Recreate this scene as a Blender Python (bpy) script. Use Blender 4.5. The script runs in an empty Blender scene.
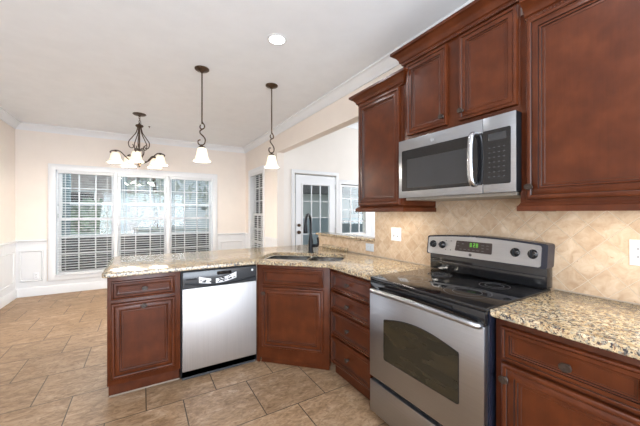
import bpy, bmesh, math, random
from mathutils import Vector, Matrix
random.seed(7)
SC = bpy.context.scene
C = SC.collection
R = math.radians
PI = math.pi

# ------------------------------------------------------------------ camera
cam_d = bpy.data.cameras.new('camera')
cam_d.sensor_width = 36.0
cam_d.lens = 36.0 * 294.05 / 640.0
cam_d.clip_start = 0.02
cam = bpy.data.objects.new('camera', cam_d)
C.objects.link(cam)
cam.location = (0, 0, 1.336)
cam.rotation_euler = (R(90), 0, R(-31.13))
SC.camera = cam

# ------------------------------------------------------------------ world, large lights, exposure
SC.view_settings.view_transform = 'Standard'
SC.view_settings.look = 'None'
SC.view_settings.gamma = 1
SC.view_settings.use_curve_mapping = False
SC.view_settings.exposure = 0.3
world = bpy.data.worlds.new('world')
SC.world = world
world.use_nodes = True
bg = world.node_tree.nodes['Background']
bg.inputs['Color'].default_value = (0.80, 0.92, 1.0, 1)
bg.inputs['Strength'].default_value = 0.44


def area(name, loc, aim, sx, sy, power, col=(1, 1, 1), shape='RECTANGLE', spread=None):
    l = bpy.data.lights.new(name, 'AREA')
    l.shape = shape
    l.size = sx
    l.size_y = sy
    l.energy = power
    l.color = col
    if spread:
        l.spread = R(spread)
    o = bpy.data.objects.new(name, l)
    C.objects.link(o)
    o.location = loc
    d = Vector(aim) - Vector(loc)
    o.rotation_euler = d.to_track_quat('-Z', 'Y').to_euler()
    return o


# daylight through the dining window and the sunroom, plus an added rear fill
area('fill_rear', (0.1, -2.40, 1.35), (0.1, 1.6, 3.6), 3.2, 2.0, 250, (0.80, 0.885, 1.0))  # added fill behind the camera, aimed up to bounce off the ceiling
area('daylight_dining', (0.0, 8.3, 3.3), (0.0, 5.2, 0.3), 4.6, 1.6, 420, (0.84, 0.93, 1.0))
area('daylight_sunroom', (5.6, 3.2, 1.9), (2.5, 4.6, 1.4), 2.4, 1.8, 80, (0.88, 0.94, 1.0))

# ------------------------------------------------------------------ materials
M = {}


def newmat(name):
    m = bpy.data.materials.new(name)
    m.use_nodes = True
    nt = m.node_tree
    b = nt.nodes['Principled BSDF']
    return m, nt, b


def nd(nt, t, **kw):
    n = nt.nodes.new(t)
    for k, v in kw.items():
        if k in n.inputs:
            n.inputs[k].default_value = v
        else:
            setattr(n, k, v)
    return n


def ramp(nt, fac, stops, interp='LINEAR'):
    n = nt.nodes.new('ShaderNodeValToRGB')
    cr = n.color_ramp
    cr.interpolation = interp
    while len(cr.elements) < len(stops):
        cr.elements.new(0.5)
    for e, (p, c) in zip(cr.elements, stops):
        e.position = p
        e.color = (*c, 1)
    nt.links.new(fac, n.inputs['Fac'])
    return n.outputs['Color']


def coords(nt, scale=(1, 1, 1), rot=(0, 0, 0), loc=(0, 0, 0)):
    tc = nt.nodes.new('ShaderNodeTexCoord')
    mp = nt.nodes.new('ShaderNodeMapping')
    mp.inputs['Scale'].default_value = scale
    mp.inputs['Rotation'].default_value = rot
    mp.inputs['Location'].default_value = loc
    nt.links.new(tc.outputs['Object'], mp.inputs['Vector'])
    return mp.outputs['Vector']


def noise(nt, vec, scale, detail=4, rough=0.55, dist=0.0):
    n = nd(nt, 'ShaderNodeTexNoise', Scale=scale, Detail=detail, Roughness=rough, Distortion=dist)
    nt.links.new(vec, n.inputs['Vector'])
    return n.outputs['Fac']


def bump(nt, b, h, strength=0.2, dist=0.01):
    n = nd(nt, 'ShaderNodeBump', Strength=strength, Distance=dist)
    nt.links.new(h, n.inputs['Height'])
    nt.links.new(n.outputs['Normal'], b.inputs['Normal'])


def mixc(nt, fac, a, b, mode='MIX'):
    n = nt.nodes.new('ShaderNodeMix')
    n.data_type = 'RGBA'
    n.blend_type = mode
    for s, v in ((n.inputs['Factor'], fac), (n.inputs['A'], a), (n.inputs['B'], b)):
        pass
    ins = [i for i in n.inputs if i.enabled]
    ins = {i.name: i for i in ins}
    for k, v in (('Factor', fac), ('A', a), ('B', b)):
        if hasattr(v, 'is_linked'):
            nt.links.new(v, ins[k])
        elif isinstance(v, (int, float)):
            ins[k].default_value = v
        else:
            ins[k].default_value = (*v, 1)
    return [o for o in n.outputs if o.enabled][0]


def plain(name, col, rough=0.5, metal=0.0, var=0.04, scale=6.0, spec=0.5, bmp=0.0, bscale=200):
    m, nt, b = newmat(name)
    v = coords(nt)
    f = noise(nt, v, scale, 3)
    c0 = tuple(max(0, x * (1 - var)) for x in col)
    c1 = tuple(min(1, x * (1 + var)) for x in col)
    nt.links.new(ramp(nt, f, [(0.3, c0), (0.7, c1)]), b.inputs['Base Color'])
    b.inputs['Roughness'].default_value = rough
    b.inputs['Metallic'].default_value = metal
    b.inputs['Specular IOR Level'].default_value = spec
    if bmp:
        bump(nt, b, noise(nt, v, bscale, 2), bmp, 0.002)
    M[name] = m
    return m


plain('wall_paint', (0.82, 0.745, 0.675), 0.75, bmp=0.08, bscale=150, var=0.015, spec=0.2)
plain('sunroom_paint', (0.82, 0.77, 0.72), 0.75, var=0.015, spec=0.2)
plain('ceiling_paint', (0.825, 0.84, 0.86), 0.9, bmp=0.5, bscale=90, var=0.02, spec=0.1)
plain('trim_white', (0.76, 0.765, 0.775), 0.35, var=0.01)
plain('door_white', (0.80, 0.81, 0.83), 0.35, var=0.01)
plain('blind_white', (0.70, 0.71, 0.71), 0.45, var=0.02)
plain('plate_white', (0.80, 0.81, 0.84), 0.3, var=0.01)
plain('plate_grey', (0.50, 0.55, 0.60), 0.3, var=0.02)
plain('slot_dark', (0.05, 0.05, 0.055), 0.5)
plain('bronze', (0.085, 0.052, 0.032), 0.38, 0.75, var=0.35, scale=40)
plain('knob_bronze', (0.040, 0.026, 0.019), 0.38, 0.3, var=0.3, scale=60)
plain('black_gloss', (0.008, 0.008, 0.009), 0.08, spec=0.6)
plain('black_matte', (0.007, 0.008, 0.010), 0.4, var=0.1, spec=0.25)
plain('black_edge', (0.010, 0.012, 0.022), 0.25)
plain('charcoal', (0.05, 0.052, 0.056), 0.22, var=0.05)
plain('dark_glass', (0.035, 0.036, 0.038), 0.12, spec=0.5)
plain('mark_grey', (0.34, 0.34, 0.35), 0.4)
plain('mark_white', (0.75, 0.75, 0.76), 0.35)
plain('dial_grey', (0.045, 0.045, 0.048), 0.3)
plain('caulk', (0.34, 0.29, 0.235), 0.7)
plain('glaze', (0.020, 0.007, 0.004), 0.45, var=0.1)
plain('cabinet_inside', (0.10, 0.035, 0.020), 0.6)
plain('steel_smooth', (0.46, 0.45, 0.44), 0.16, 1.0, var=0.03)
plain('hinge_metal', (0.45, 0.45, 0.46), 0.35, 0.9)
plain('vent_mesh', (0.30, 0.27, 0.23), 0.5, 0.3)
plain('deck_dark', (0.030, 0.029, 0.032), 0.6, var=0.15)
plain('rail_grey', (0.30, 0.32, 0.34), 0.5)
plain('rail_pale', (0.55, 0.58, 0.60), 0.5)
plain('post_blue_grey', (0.07, 0.115, 0.135), 0.6)
plain('patio', (0.22, 0.21, 0.20), 0.85, var=0.1)
plain('bark', (0.10, 0.08, 0.06), 0.9, var=0.3, scale=20)
plain('roof', (0.20, 0.19, 0.20), 0.8, var=0.15, scale=20)
plain('foundation_grey', (0.48, 0.54, 0.60), 0.7)
plain('siding', (0.80, 0.80, 0.80), 0.6, var=0.03)


def wood(name, dark, mid, light, rough=0.3):
    m, nt, b = newmat(name)
    v = coords(nt, (9, 9, 1.6))
    f1 = noise(nt, v, 2.2, 6, 0.6, 0.6)
    v2 = coords(nt, (60, 60, 2.5))
    f2 = noise(nt, v2, 2.0, 4, 0.6, 0.3)
    v3 = coords(nt)
    f3 = noise(nt, v3, 9.0, 3, 0.5)
    c = ramp(nt, f3, [(0.30, dark), (0.52, mid), (0.72, light)])
    g = ramp(nt, f2, [(0.3, (0.90, 0.89, 0.88)), (0.65, (1.04, 1.04, 1.03))])
    c = mixc(nt, 0.7, c, g, 'MULTIPLY')
    k = ramp(nt, f1, [(0.35, (0.88, 0.87, 0.86)), (0.65, (1.06, 1.06, 1.05))])
    c = mixc(nt, 0.6, c, k, 'MULTIPLY')
    nt.links.new(c, b.inputs['Base Color'])
    b.inputs['Roughness'].default_value = rough
    b.inputs['Specular IOR Level'].default_value = 0.27
    b.inputs['Coat Weight'].default_value = 0.04
    b.inputs['Coat Roughness'].default_value = 0.22
    bump(nt, b, f2, 0.04, 0.002)
    M[name] = m


wood('cherry', (0.062, 0.0140, 0.0042), (0.083, 0.0195, 0.0058), (0.106, 0.0270, 0.0085))


def steel(name, axis, col=(0.405, 0.415, 0.435), rough=0.30):
    m, nt, b = newmat(name)
    sc = {'x': (2, 260, 260), 'z': (260, 260, 2)}[axis]
    f = noise(nt, coords(nt, sc), 1.0, 3, 0.6)
    nt.links.new(ramp(nt, f, [(0.3, tuple(c * 0.94 for c in col)), (0.7, tuple(c * 1.05 for c in col))]), b.inputs['Base Color'])
    rr = nd(nt, 'ShaderNodeMapRange')
    rr.inputs['To Min'].default_value = rough * 0.9
    rr.inputs['To Max'].default_value = rough * 1.12
    nt.links.new(f, rr.inputs['Value'])
    nt.links.new(rr.outputs['Result'], b.inputs['Roughness'])
    b.inputs['Metallic'].default_value = 1.0
    b.inputs['Anisotropic'].default_value = 0.4
    M[name] = m


steel('steel', 'x')
steel('steel_bar', 'z', (0.50, 0.50, 0.51), 0.26)
steel('steel_pale', 'z', (0.66, 0.65, 0.65), 0.55)


def granite(name):
    m, nt, b = newmat(name)
    v = coords(nt)
    w = nd(nt, 'ShaderNodeTexNoise', Scale=14.0, Detail=4.0)
    nt.links.new(v, w.inputs['Vector'])
    vv = nt.nodes.new('ShaderNodeVectorMath')
    vv.operation = 'MULTIPLY_ADD'
    nt.links.new(w.outputs['Color'], vv.inputs[0])
    vv.inputs[1].default_value = (0.05, 0.05, 0.05)
    nt.links.new(v, vv.inputs[2])
    v = vv.outputs['Vector']
    base = ramp(nt, noise(nt, v, 26, 5, 0.6), [(0.28, (0.34, 0.225, 0.11)), (0.45, (0.52, 0.395, 0.235)), (0.62, (0.63, 0.53, 0.375)), (0.8, (0.40, 0.35, 0.26))])
    vor = nd(nt, 'ShaderNodeTexVoronoi', Scale=95.0)
    nt.links.new(v, vor.inputs['Vector'])
    sep = nt.nodes.new('ShaderNodeSeparateColor')
    nt.links.new(vor.outputs['Color'], sep.inputs['Color'])
    grain = ramp(nt, sep.outputs['Red'], [(0.0, (0.72, 0.68, 0.60)), (0.5, (0.95, 0.93, 0.88)), (0.9, (1.12, 1.08, 1.0))])
    c = mixc(nt, 0.85, base, grain, 'MULTIPLY')
    # brown and black mineral clusters
    f2 = noise(nt, v, 70, 3, 0.65)
    mask = ramp(nt, f2, [(0.535, (0, 0, 0)), (0.585, (1, 1, 1))])
    c = mixc(nt, mask, c, (0.20, 0.115, 0.07))
    f3 = noise(nt, coords(nt, loc=(3.1, 1.7, 0.4)), 75, 3, 0.7)
    mask2 = ramp(nt, f3, [(0.535, (0, 0, 0)), (0.575, (1, 1, 1))])
    c = mixc(nt, mask2, c, (0.045, 0.042, 0.045))
    f4 = noise(nt, coords(nt, loc=(7.1, 0.7, 2.4)), 64, 3, 0.7)
    mask3 = ramp(nt, f4, [(0.54, (0, 0, 0)), (0.60, (1, 1, 1))])
    c = mixc(nt, mask3, c, (0.27, 0.25, 0.20))
    nt.links.new(c, b.inputs['Base Color'])
    b.inputs['Roughness'].default_value = 0.14
    b.inputs['Specular IOR Level'].default_value = 0.5
    M[name] = m


granite('granite')


def floor_tile(name):
    m, nt, b = newmat(name)
    v = coords(nt, loc=(-0.022 + 0.456 * 20, -1.848 + 0.4585 * 20, 0))
    br = nt.nodes.new('ShaderNodeTexBrick')
    br.offset = 0.5
    br.offset_frequency = 2
    br.squash = 1.0
    for k, x in (('Scale', 1.0), ('Mortar Size', 0.0040), ('Mortar Smooth', 0.2), ('Bias', 0.0), ('Brick Width', 0.456), ('Row Height', 0.4585)):
        br.inputs[k].default_value = x
    br.inputs['Color1'].default_value = (0.0, 0, 0, 1)
    br.inputs['Color2'].default_value = (1, 1, 1, 1)
    br.inputs['Mortar'].default_value = (0.5, 0.5, 0.5, 1)
    nt.links.new(v, br.inputs['Vector'])
    tone = ramp(nt, br.outputs['Color'], [(0.0, (0.90, 0.89, 0.88)), (1.0, (1.07, 1.06, 1.05))])
    # each tile gets its own veining: shift the noise by the tile's random tone
    tc = nt.nodes.new('ShaderNodeTexCoord')
    vm = nt.nodes.new('ShaderNodeVectorMath')
    vm.operation = 'MULTIPLY_ADD'
    nt.links.new(br.outputs['Color'], vm.inputs[0])
    vm.inputs[1].default_value = (9.0, 7.0, 5.0)
    nt.links.new(tc.outputs['Object'], vm.inputs[2])
    st = nt.nodes.new('ShaderNodeVectorMath')
    st.operation = 'MULTIPLY'
    st.inputs[1].default_value = (1.0, 1.9, 1.0)
    nt.links.new(vm.outputs['Vector'], st.inputs[0])
    v2 = st.outputs['Vector']
    f = noise(nt, v2, 5.0, 8, 0.68, 1.1)
    c = ramp(nt, f, [(0.28, (0.200, 0.120, 0.064)), (0.45, (0.275, 0.176, 0.100)), (0.58, (0.330, 0.220, 0.134)), (0.72, (0.43, 0.315, 0.215))])
    f2 = noise(nt, v2, 13.0, 6, 0.7, 1.8)
    vein = ramp(nt, f2, [(0.38, (0.74, 0.71, 0.68)), (0.50, (1.0, 1.0, 1.0)), (0.62, (1.20, 1.21, 1.23))])
    c = mixc(nt, 1.0, c, vein, 'MULTIPLY')
    c = mixc(nt, 1.0, c, tone, 'MULTIPLY')
    c = mixc(nt, br.outputs['Fac'], c, (0.085, 0.058, 0.036))
    nt.links.new(c, b.inputs['Base Color'])
    b.inputs['Roughness'].default_value = 0.45
    b.inputs['Specular IOR Level'].default_value = 0.3
    inv = nd(nt, 'ShaderNodeMath', operation='SUBTRACT')
    inv.inputs[0].default_value = 1.0
    nt.links.new(br.outputs['Fac'], inv.inputs[1])
    bump(nt, b, inv.outputs['Value'], 0.5, 0.002)
    M[name] = m


floor_tile('floor_tile')


def splash_tile(name):
    m, nt, b = newmat(name)
    # object coords: plane spans local y (along wall) and z
    tc = nt.nodes.new('ShaderNodeTexCoord')
    sep = nt.nodes.new('ShaderNodeSeparateXYZ')
    nt.links.new(tc.outputs['Object'], sep.inputs['Vector'])
    cmb = nt.nodes.new('ShaderNodeCombineXYZ')
    nt.links.new(sep.outputs['Y'], cmb.inputs['X'])
    nt.links.new(sep.outputs['Z'], cmb.inputs['Y'])
    # wobble the joints a little, tumbled stone
    w = nd(nt, 'ShaderNodeTexNoise', Scale=16.0, Detail=2.0)
    nt.links.new(cmb.outputs['Vector'], w.inputs['Vector'])
    vv = nt.nodes.new('ShaderNodeVectorMath')
    vv.operation = 'MULTIPLY_ADD'
    nt.links.new(w.outputs['Color'], vv.inputs[0])
    vv.inputs[1].default_value = (0.006, 0.006, 0)
    nt.links.new(cmb.outputs['Vector'], vv.inputs[2])
    mp0 = nt.nodes.new('ShaderNodeMapping')
    mp0.inputs['Location'].default_value = (-0.51, -1.208, 0)
    nt.links.new(vv.outputs['Vector'], mp0.inputs['Vector'])
    mp = nt.nodes.new('ShaderNodeMapping')
    mp.inputs['Rotation'].default_value = (0, 0, R(45))
    mp.inputs['Location'].default_value = (0.1016 * 40, 0.1016 * 40, 0)
    nt.links.new(mp0.outputs['Vector'], mp.inputs['Vector'])
    br = nt.nodes.new('ShaderNodeTexBrick')
    br.offset = 0.0
    br.squash = 1.0
    for k, x in (('Scale', 1.0), ('Mortar Size', 0.0022), ('Mortar Smooth', 0.3), ('Bias', 0.0), ('Brick Width', 0.1016), ('Row Height', 0.1016)):
        br.inputs[k].default_value = x
    br.inputs['Color1'].default_value = (0, 0, 0, 1)
    br.inputs['Color2'].default_value = (1, 1, 1, 1)
    nt.links.new(mp.outputs['Vector'], br.inputs['Vector'])
    tone = ramp(nt, br.outputs['Color'], [(0.0, (0.91, 0.885, 0.86)), (0.5, (1.0, 1.0, 1.0)), (1.0, (1.05, 1.06, 1.07))])
    v = tc.outputs['Object']
    f = noise(nt, v, 18, 6, 0.6, 0.8)
    c = ramp(nt, f, [(0.30, (0.41, 0.285, 0.185)), (0.5, (0.49, 0.365, 0.25)), (0.7, (0.57, 0.45, 0.33))])
    c = mixc(nt, 1.0, c, tone, 'MULTIPLY')
    pit = noise(nt, v, 55, 3, 0.6)
    pm = ramp(nt, pit, [(0.28, (1, 1, 1)), (0.33, (0, 0, 0))])
    c = mixc(nt, pm, c, (0.36, 0.25, 0.16))
    c = mixc(nt, br.outputs['Fac'], c, (0.55, 0.45, 0.34))
    nt.links.new(c, b.inputs['Base Color'])
    b.inputs['Roughness'].default_value = 0.6
    b.inputs['Specular IOR Level'].default_value = 0.3
    inv = nd(nt, 'ShaderNodeMath', operation='SUBTRACT')
    nt.links.new(f, inv.inputs[0])
    nt.links.new(br.outputs['Fac'], inv.inputs[1])
    bump(nt, b, inv.outputs['Value'], 0.8, 0.006)
    M[name] = m


splash_tile('splash_tile')


def brick_wall(name):
    m, nt, b = newmat(name)
    tc = nt.nodes.new('ShaderNodeTexCoord')
    sep = nt.nodes.new('ShaderNodeSeparateXYZ')
    nt.links.new(tc.outputs['Object'], sep.inputs['Vector'])
    ad = nd(nt, 'ShaderNodeMath', operation='ADD')
    nt.links.new(sep.outputs['X'], ad.inputs[0])
    nt.links.new(sep.outputs['Y'], ad.inputs[1])
    cmb = nt.nodes.new('ShaderNodeCombineXYZ')
    nt.links.new(ad.outputs['Value'], cmb.inputs['X'])
    nt.links.new(sep.outputs['Z'], cmb.inputs['Y'])
    br = nt.nodes.new('ShaderNodeTexBrick')
    for k, x in (('Scale', 1.0), ('Mortar Size', 0.006), ('Brick Width', 0.22), ('Row Height', 0.075)):
        br.inputs[k].default_value = x
    br.inputs['Color1'].default_value = (0.52, 0.42, 0.40, 1)
    br.inputs['Color2'].default_value = (0.66, 0.56, 0.54, 1)
    br.inputs['Mortar'].default_value = (0.62, 0.60, 0.58, 1)
    nt.links.new(cmb.outputs['Vector'], br.inputs['Vector'])
    nt.links.new(br.outputs['Color'], b.inputs['Base Color'])
    b.inputs['Roughness'].default_value = 0.9
    M[name] = m


brick_wall('brick')


def leaf(name, a, b_):
    m, nt, b = newmat(name)
    f = noise(nt, coords(nt), 7, 4)
    nt.links.new(ramp(nt, f, [(0.3, a), (0.7, b_)]), b.inputs['Base Color'])
    b.inputs['Roughness'].default_value = 0.7
    M[name] = m


leaf('leaf_green', (0.40, 0.47, 0.42), (0.66, 0.72, 0.66))
leaf('leaf_dark', (0.10, 0.18, 0.12), (0.24, 0.34, 0.22))
leaf('lawn', (0.17, 0.19, 0.15), (0.26, 0.28, 0.22))


def glass_pane(name, refl=0.08):
    m, nt, b = newmat(name)
    out = nt.nodes['Material Output']
    nt.nodes.remove(b)
    t = nd(nt, 'ShaderNodeBsdfTransparent')
    t.inputs['Color'].default_value = (0.95, 0.98, 0.98, 1)
    g = nd(nt, 'ShaderNodeBsdfGlossy', Roughness=0.02)
    fr = nd(nt, 'ShaderNodeFresnel', IOR=1.45)
    mx = nt.nodes.new('ShaderNodeMixShader')
    nt.links.new(fr.outputs['Fac'], mx.inputs['Fac'])
    nt.links.new(t.outputs['BSDF'], mx.inputs[1])
    nt.links.new(g.outputs['BSDF'], mx.inputs[2])
    nt.links.new(mx.outputs['Shader'], out.inputs['Surface'])
    M[name] = m


glass_pane('pane_glass')


def emit(name, base, ecol, strength, rough=0.4):
    m, nt, b = newmat(name)
    f = noise(nt, coords(nt), 30, 3)
    nt.links.new(ramp(nt, f, [(0.3, tuple(x * 0.93 for x in base)), (0.7, base)]), b.inputs['Base Color'])
    b.inputs['Roughness'].default_value = rough
    b.inputs['Emission Color'].default_value = (*ecol, 1)
    b.inputs['Emission Strength'].default_value = strength
    M[name] = m


emit('shade_glass', (0.85, 0.80, 0.70), (1.0, 0.84, 0.58), 0.45)
emit('can_lens', (0.9, 0.9, 0.88), (1.0, 0.97, 0.92), 6.0)
emit('strip_lens', (0.9, 0.9, 0.88), (1.0, 0.94, 0.85), 1.2)
emit('clock_green', (0.05, 0.2, 0.02), (0.22, 0.75, 0.05), 0.30)
plain('display_dark', (0.030, 0.020, 0.018), 0.15)


def oven_glass(name):
    m, nt, b = newmat(name)
    f = noise(nt, coords(nt, (1.5, 1, 7)), 2.0, 3)
    nt.links.new(ramp(nt, f, [(0.3, (0.014, 0.014, 0.010)), (0.7, (0.034, 0.026, 0.014))]), b.inputs['Base Color'])
    b.inputs['Roughness'].default_value = 0.14
    M[name] = m


oven_glass('oven_glass')

# ------------------------------------------------------------------ mesh helpers


def box(bm, x0, x1, y0, y1, z0, z1, bev=0.0, mi=0, segs=2):
    b2 = bmesh.new()
    vs = [b2.verts.new((x, y, z)) for x in (x0, x1) for y in (y0, y1) for z in (z0, z1)]
    for f in ((0, 1, 3, 2), (4, 6, 7, 5), (0, 4, 5, 1), (2, 3, 7, 6), (0, 2, 6, 4), (1, 5, 7, 3)):
        b2.faces.new([vs[i] for i in f])
    if bev:
        bmesh.ops.bevel(b2, geom=b2.edges[:], offset=bev, segments=segs, affect='EDGES', profile=0.5)
    merge(bm, b2, mi)


def merge(bm, b2, mi=None, mat=None):
    if mat is not None:
        bmesh.ops.transform(b2, matrix=mat, verts=b2.verts)
    mp = {}
    for v in b2.verts:
        mp[v] = bm.verts.new(v.co)
    for f in b2.faces:
        try:
            nf = bm.faces.new([mp[v] for v in f.verts])
            nf.material_index = f.material_index if mi is None else mi
        except ValueError:
            pass
    b2.free()


def lathe(bm, prof, segs=24, mat=None, mi=0, cap0=False, cap1=False):
    b2 = bmesh.new()
    rings = []
    for r, z in prof:
        if r < 1e-6:
            rings.append([b2.verts.new((0, 0, z))])
        else:
            rings.append([b2.verts.new((r * math.cos(2 * PI * i / segs), r * math.sin(2 * PI * i / segs), z)) for i in range(segs)])
    for a, b in zip(rings, rings[1:]):
        for i in range(segs):
            j = (i + 1) % segs
            if len(a) == 1 and len(b) == 1:
                continue
            if len(a) == 1:
                b2.faces.new((a[0], b[i], b[j]))
            elif len(b) == 1:
                b2.faces.new((a[i], a[j], b[0]))
            else:
                b2.faces.new((a[i], a[j], b[j], b[i]))
    if cap0 and len(rings[0]) > 1:
        b2.faces.new(rings[0])
    if cap1 and len(rings[-1]) > 1:
        b2.faces.new(rings[-1])
    merge(bm, b2, mi, mat)


def smooth_pts(pts, n=6):
    P = [Vector(p) for p in pts]
    out = []
    for i in range(len(P) - 1):
        p0 = P[max(i - 1, 0)]
        p1, p2 = P[i], P[i + 1]
        p3 = P[min(i + 2, len(P) - 1)]
        for k in range(n):
            t = k / n
            out.append(0.5 * ((2 * p1) + (p2 - p0) * t + (2 * p0 - 5 * p1 + 4 * p2 - p3) * t * t + (3 * p1 - p0 - 3 * p2 + p3) * t ** 3))
    out.append(P[-1])
    return out


def tube(bm, pts, r, segs=10, mi=0, flat=1.0):
    pts = [Vector(p) for p in pts]
    n = len(pts)
    rad = r if isinstance(r, (list, tuple)) else [r] * n
    if len(rad) != n:
        rad = [rad[0] + (rad[-1] - rad[0]) * i / (n - 1) for i in range(n)]
    b2 = bmesh.new()
    T = [(pts[min(i + 1, n - 1)] - pts[max(i - 1, 0)]).normalized() for i in range(n)]
    up = Vector((0, 0, 1)) if abs(T[0].z) < 0.9 else Vector((1, 0, 0))
    N = (up - T[0] * up.dot(T[0])).normalized()
    rings = []
    for i in range(n):
        N = (N - T[i] * N.dot(T[i])).normalized()
        B = T[i].cross(N)
        rings.append([b2.verts.new(pts[i] + (N * math.cos(2 * PI * k / segs) + B * math.sin(2 * PI * k / segs) * flat) * rad[i]) for k in range(segs)])
    for a, b in zip(rings, rings[1:]):
        for k in range(segs):
            j = (k + 1) % segs
            b2.faces.new((a[k], a[j], b[j], b[k]))
    b2.faces.new(rings[0])
    b2.faces.new(rings[-1])
    merge(bm, b2, mi)


def ball(bm, c, r, sc=(1, 1, 1), mi=0, seg=10):
    b2 = bmesh.new()
    bmesh.ops.create_uvsphere(b2, u_segments=seg, v_segments=max(6, seg // 2 + 1), radius=r)
    m = Matrix.Translation(c) @ Matrix.Diagonal((*sc, 1))
    merge(bm, b2, mi, m)


def mould(bm, path, prof, closed=False, mi=0):
    """sweep a moulding profile [(offset to the left of travel, z)] along a 2D path with mitred corners"""
    n = len(path)
    P = [Vector((p[0], p[1])) for p in path]
    rings = []
    for i in range(n):
        if closed:
            d0 = (P[i] - P[i - 1]).normalized()
            d1 = (P[(i + 1) % n] - P[i]).normalized()
        else:
            d0 = (P[i] - P[max(i - 1, 0)])
            d1 = (P[min(i + 1, n - 1)] - P[i])
            d0 = (d1 if d0.length < 1e-9 else d0).normalized()
            d1 = (d0 if d1.length < 1e-9 else d1).normalized()
        n0 = Vector((-d0.y, d0.x))
        n1 = Vector((-d1.y, d1.x))
        m = (n0 + n1).normalized()
        m = m / max(0.2, m.dot(n0))
        rings.append([bm.verts.new((P[i].x + m.x * o, P[i].y + m.y * o, z)) for o, z in prof])
    k = len(prof)
    rr = list(zip(rings, rings[1:])) + ([(rings[-1], rings[0])] if closed else [])
    for a, b in rr:
        for j in range(k):
            q = (j + 1) % k
            f = bm.faces.new((a[j], a[q], b[q], b[j]))
            f.material_index = mi
    if not closed:
        bm.faces.new(rings[0]).material_index = mi
        bm.faces.new(rings[-1]).material_index = mi


def frame_rings(bm, x0, x1, z0, z1, y, prof, mats=None, fill=True, fillmi=0):
    """mitred frame of concentric rectangles facing -y; prof = [(inset, depth behind y)]"""
    rings = []
    for ins, d in prof:
        rings.append([bm.verts.new(p) for p in ((x0 + ins, y + d, z0 + ins), (x1 - ins, y + d, z0 + ins), (x1 - ins, y + d, z1 - ins), (x0 + ins, y + d, z1 - ins))])
    for i, (a, b) in enumerate(zip(rings, rings[1:])):
        for k in range(4):
            j = (k + 1) % 4
            f = bm.faces.new((a[k], a[j], b[j], b[k]))
            if mats:
                f.material_index = mats[i]
    if fill:
        f = bm.faces.new(rings[-1])
        f.material_index = fillmi
    return rings


def prism(bm, poly, z0, z1, mi=0):
    """extrude a 2D polygon (x, y) between two heights"""
    a = [bm.verts.new((x, y, z0)) for x, y in poly]
    b = [bm.verts.new((x, y, z1)) for x, y in poly]
    n = len(poly)
    for i in range(n):
        j = (i + 1) % n
        bm.faces.new((a[i], a[j], b[j], b[i])).material_index = mi
    bm.faces.new(a).material_index = mi
    bm.faces.new(b).material_index = mi


def prism_y(bm, poly, y0, y1, mi=0, bev=0.0):
    """extrude a polygon in x, z between two depths"""
    b2 = bmesh.new()
    a = [b2.verts.new((x, y0, z)) for x, z in poly]
    b = [b2.verts.new((x, y1, z)) for x, z in poly]
    n = len(poly)
    for i in range(n):
        j = (i + 1) % n
        b2.faces.new((a[i], a[j], b[j], b[i]))
    b2.faces.new(a)
    b2.faces.new(b)
    merge(bm, b2, mi)


def mesh_obj(name, bm, mats, parent=None, smooth=35, loc=(0, 0, 0), rotz=0.0):
    bmesh.ops.recalc_face_normals(bm, faces=bm.faces[:])
    me = bpy.data.meshes.new(name)
    bm.to_mesh(me)
    bm.free()
    if not isinstance(mats, (list, tuple)):
        mats = [mats]
    for m in mats:
        me.materials.append(M[m])
    if smooth:
        for p in me.polygons:
            p.use_smooth = True
        me.set_sharp_from_angle(angle=R(smooth))
    o = bpy.data.objects.new(name, me)
    C.objects.link(o)
    o.location = loc
    o.rotation_euler = (0, 0, rotz)
    if parent:
        o.parent = parent
    return o


def tag(o, label, cat, group=None):
    o['label'] = label
    o['category'] = cat
    if group:
        o['group'] = group
    return o


def thing(name, label, cat, loc=(0, 0, 0), rotz=0.0, group=None):
    o = bpy.data.objects.new(name, None)
    o.empty_display_size = 0.1
    C.objects.link(o)
    o.location = loc
    o.rotation_euler = (0, 0, rotz)
    return tag(o, label, cat, group)


def struct(name, bm, mats, parent=None, smooth=35, loc=(0, 0, 0), rotz=0.0):
    o = mesh_obj(name, bm, mats, parent, smooth, loc, rotz)
    if not parent:
        o['kind'] = 'structure'
    return o


def NB():
    return bmesh.new()


def dup(root, loc=None, rotz=None, label=None, group=None):
    r = root.copy()
    C.objects.link(r)
    if loc is not None:
        r.location = loc
    if rotz is not None:
        r.rotation_euler = (0, 0, rotz)
    if label:
        r['label'] = label
    if group:
        r['group'] = group
    for ch in list(root.children):
        c = ch.copy()
        C.objects.link(c)
        c.parent = r
        for g in list(ch.children):
            d = g.copy()
            C.objects.link(d)
            d.parent = c
    return r


# ------------------------------------------------------------------ dimensions (metres, camera above the origin)
XW = 1.960      # range wall
XL = -1.7145    # left wall
YB = 6.445      # dining back wall
YR = -2.6       # wall behind the camera
HC = 2.762      # ceiling
CT = 0.914      # counter top


def wall_cells(bm, axis, pos, thick, u0, u1, z0, z1, holes):
    """wall in the plane axis=pos, thickness going outward, with rectangular holes (ua, ub, za, zb)"""
    us = sorted({u0, u1, *[h[0] for h in holes], *[h[1] for h in holes]})
    zs = sorted({z0, z1, *[h[2] for h in holes], *[h[3] for h in holes]})
    a, b = sorted((pos, pos + thick))
    for i in range(len(us) - 1):
        for j in range(len(zs) - 1):
            um, zm = (us[i] + us[i + 1]) / 2, (zs[j] + zs[j + 1]) / 2
            if any(h[0] < um < h[1] and h[2] < zm < h[3] for h in holes):
                continue
            if axis == 'y':
                box(bm, us[i], us[i + 1], a, b, zs[j], zs[j + 1])
            else:
                box(bm, a, b, us[i], us[i + 1], zs[j], zs[j + 1])


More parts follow.
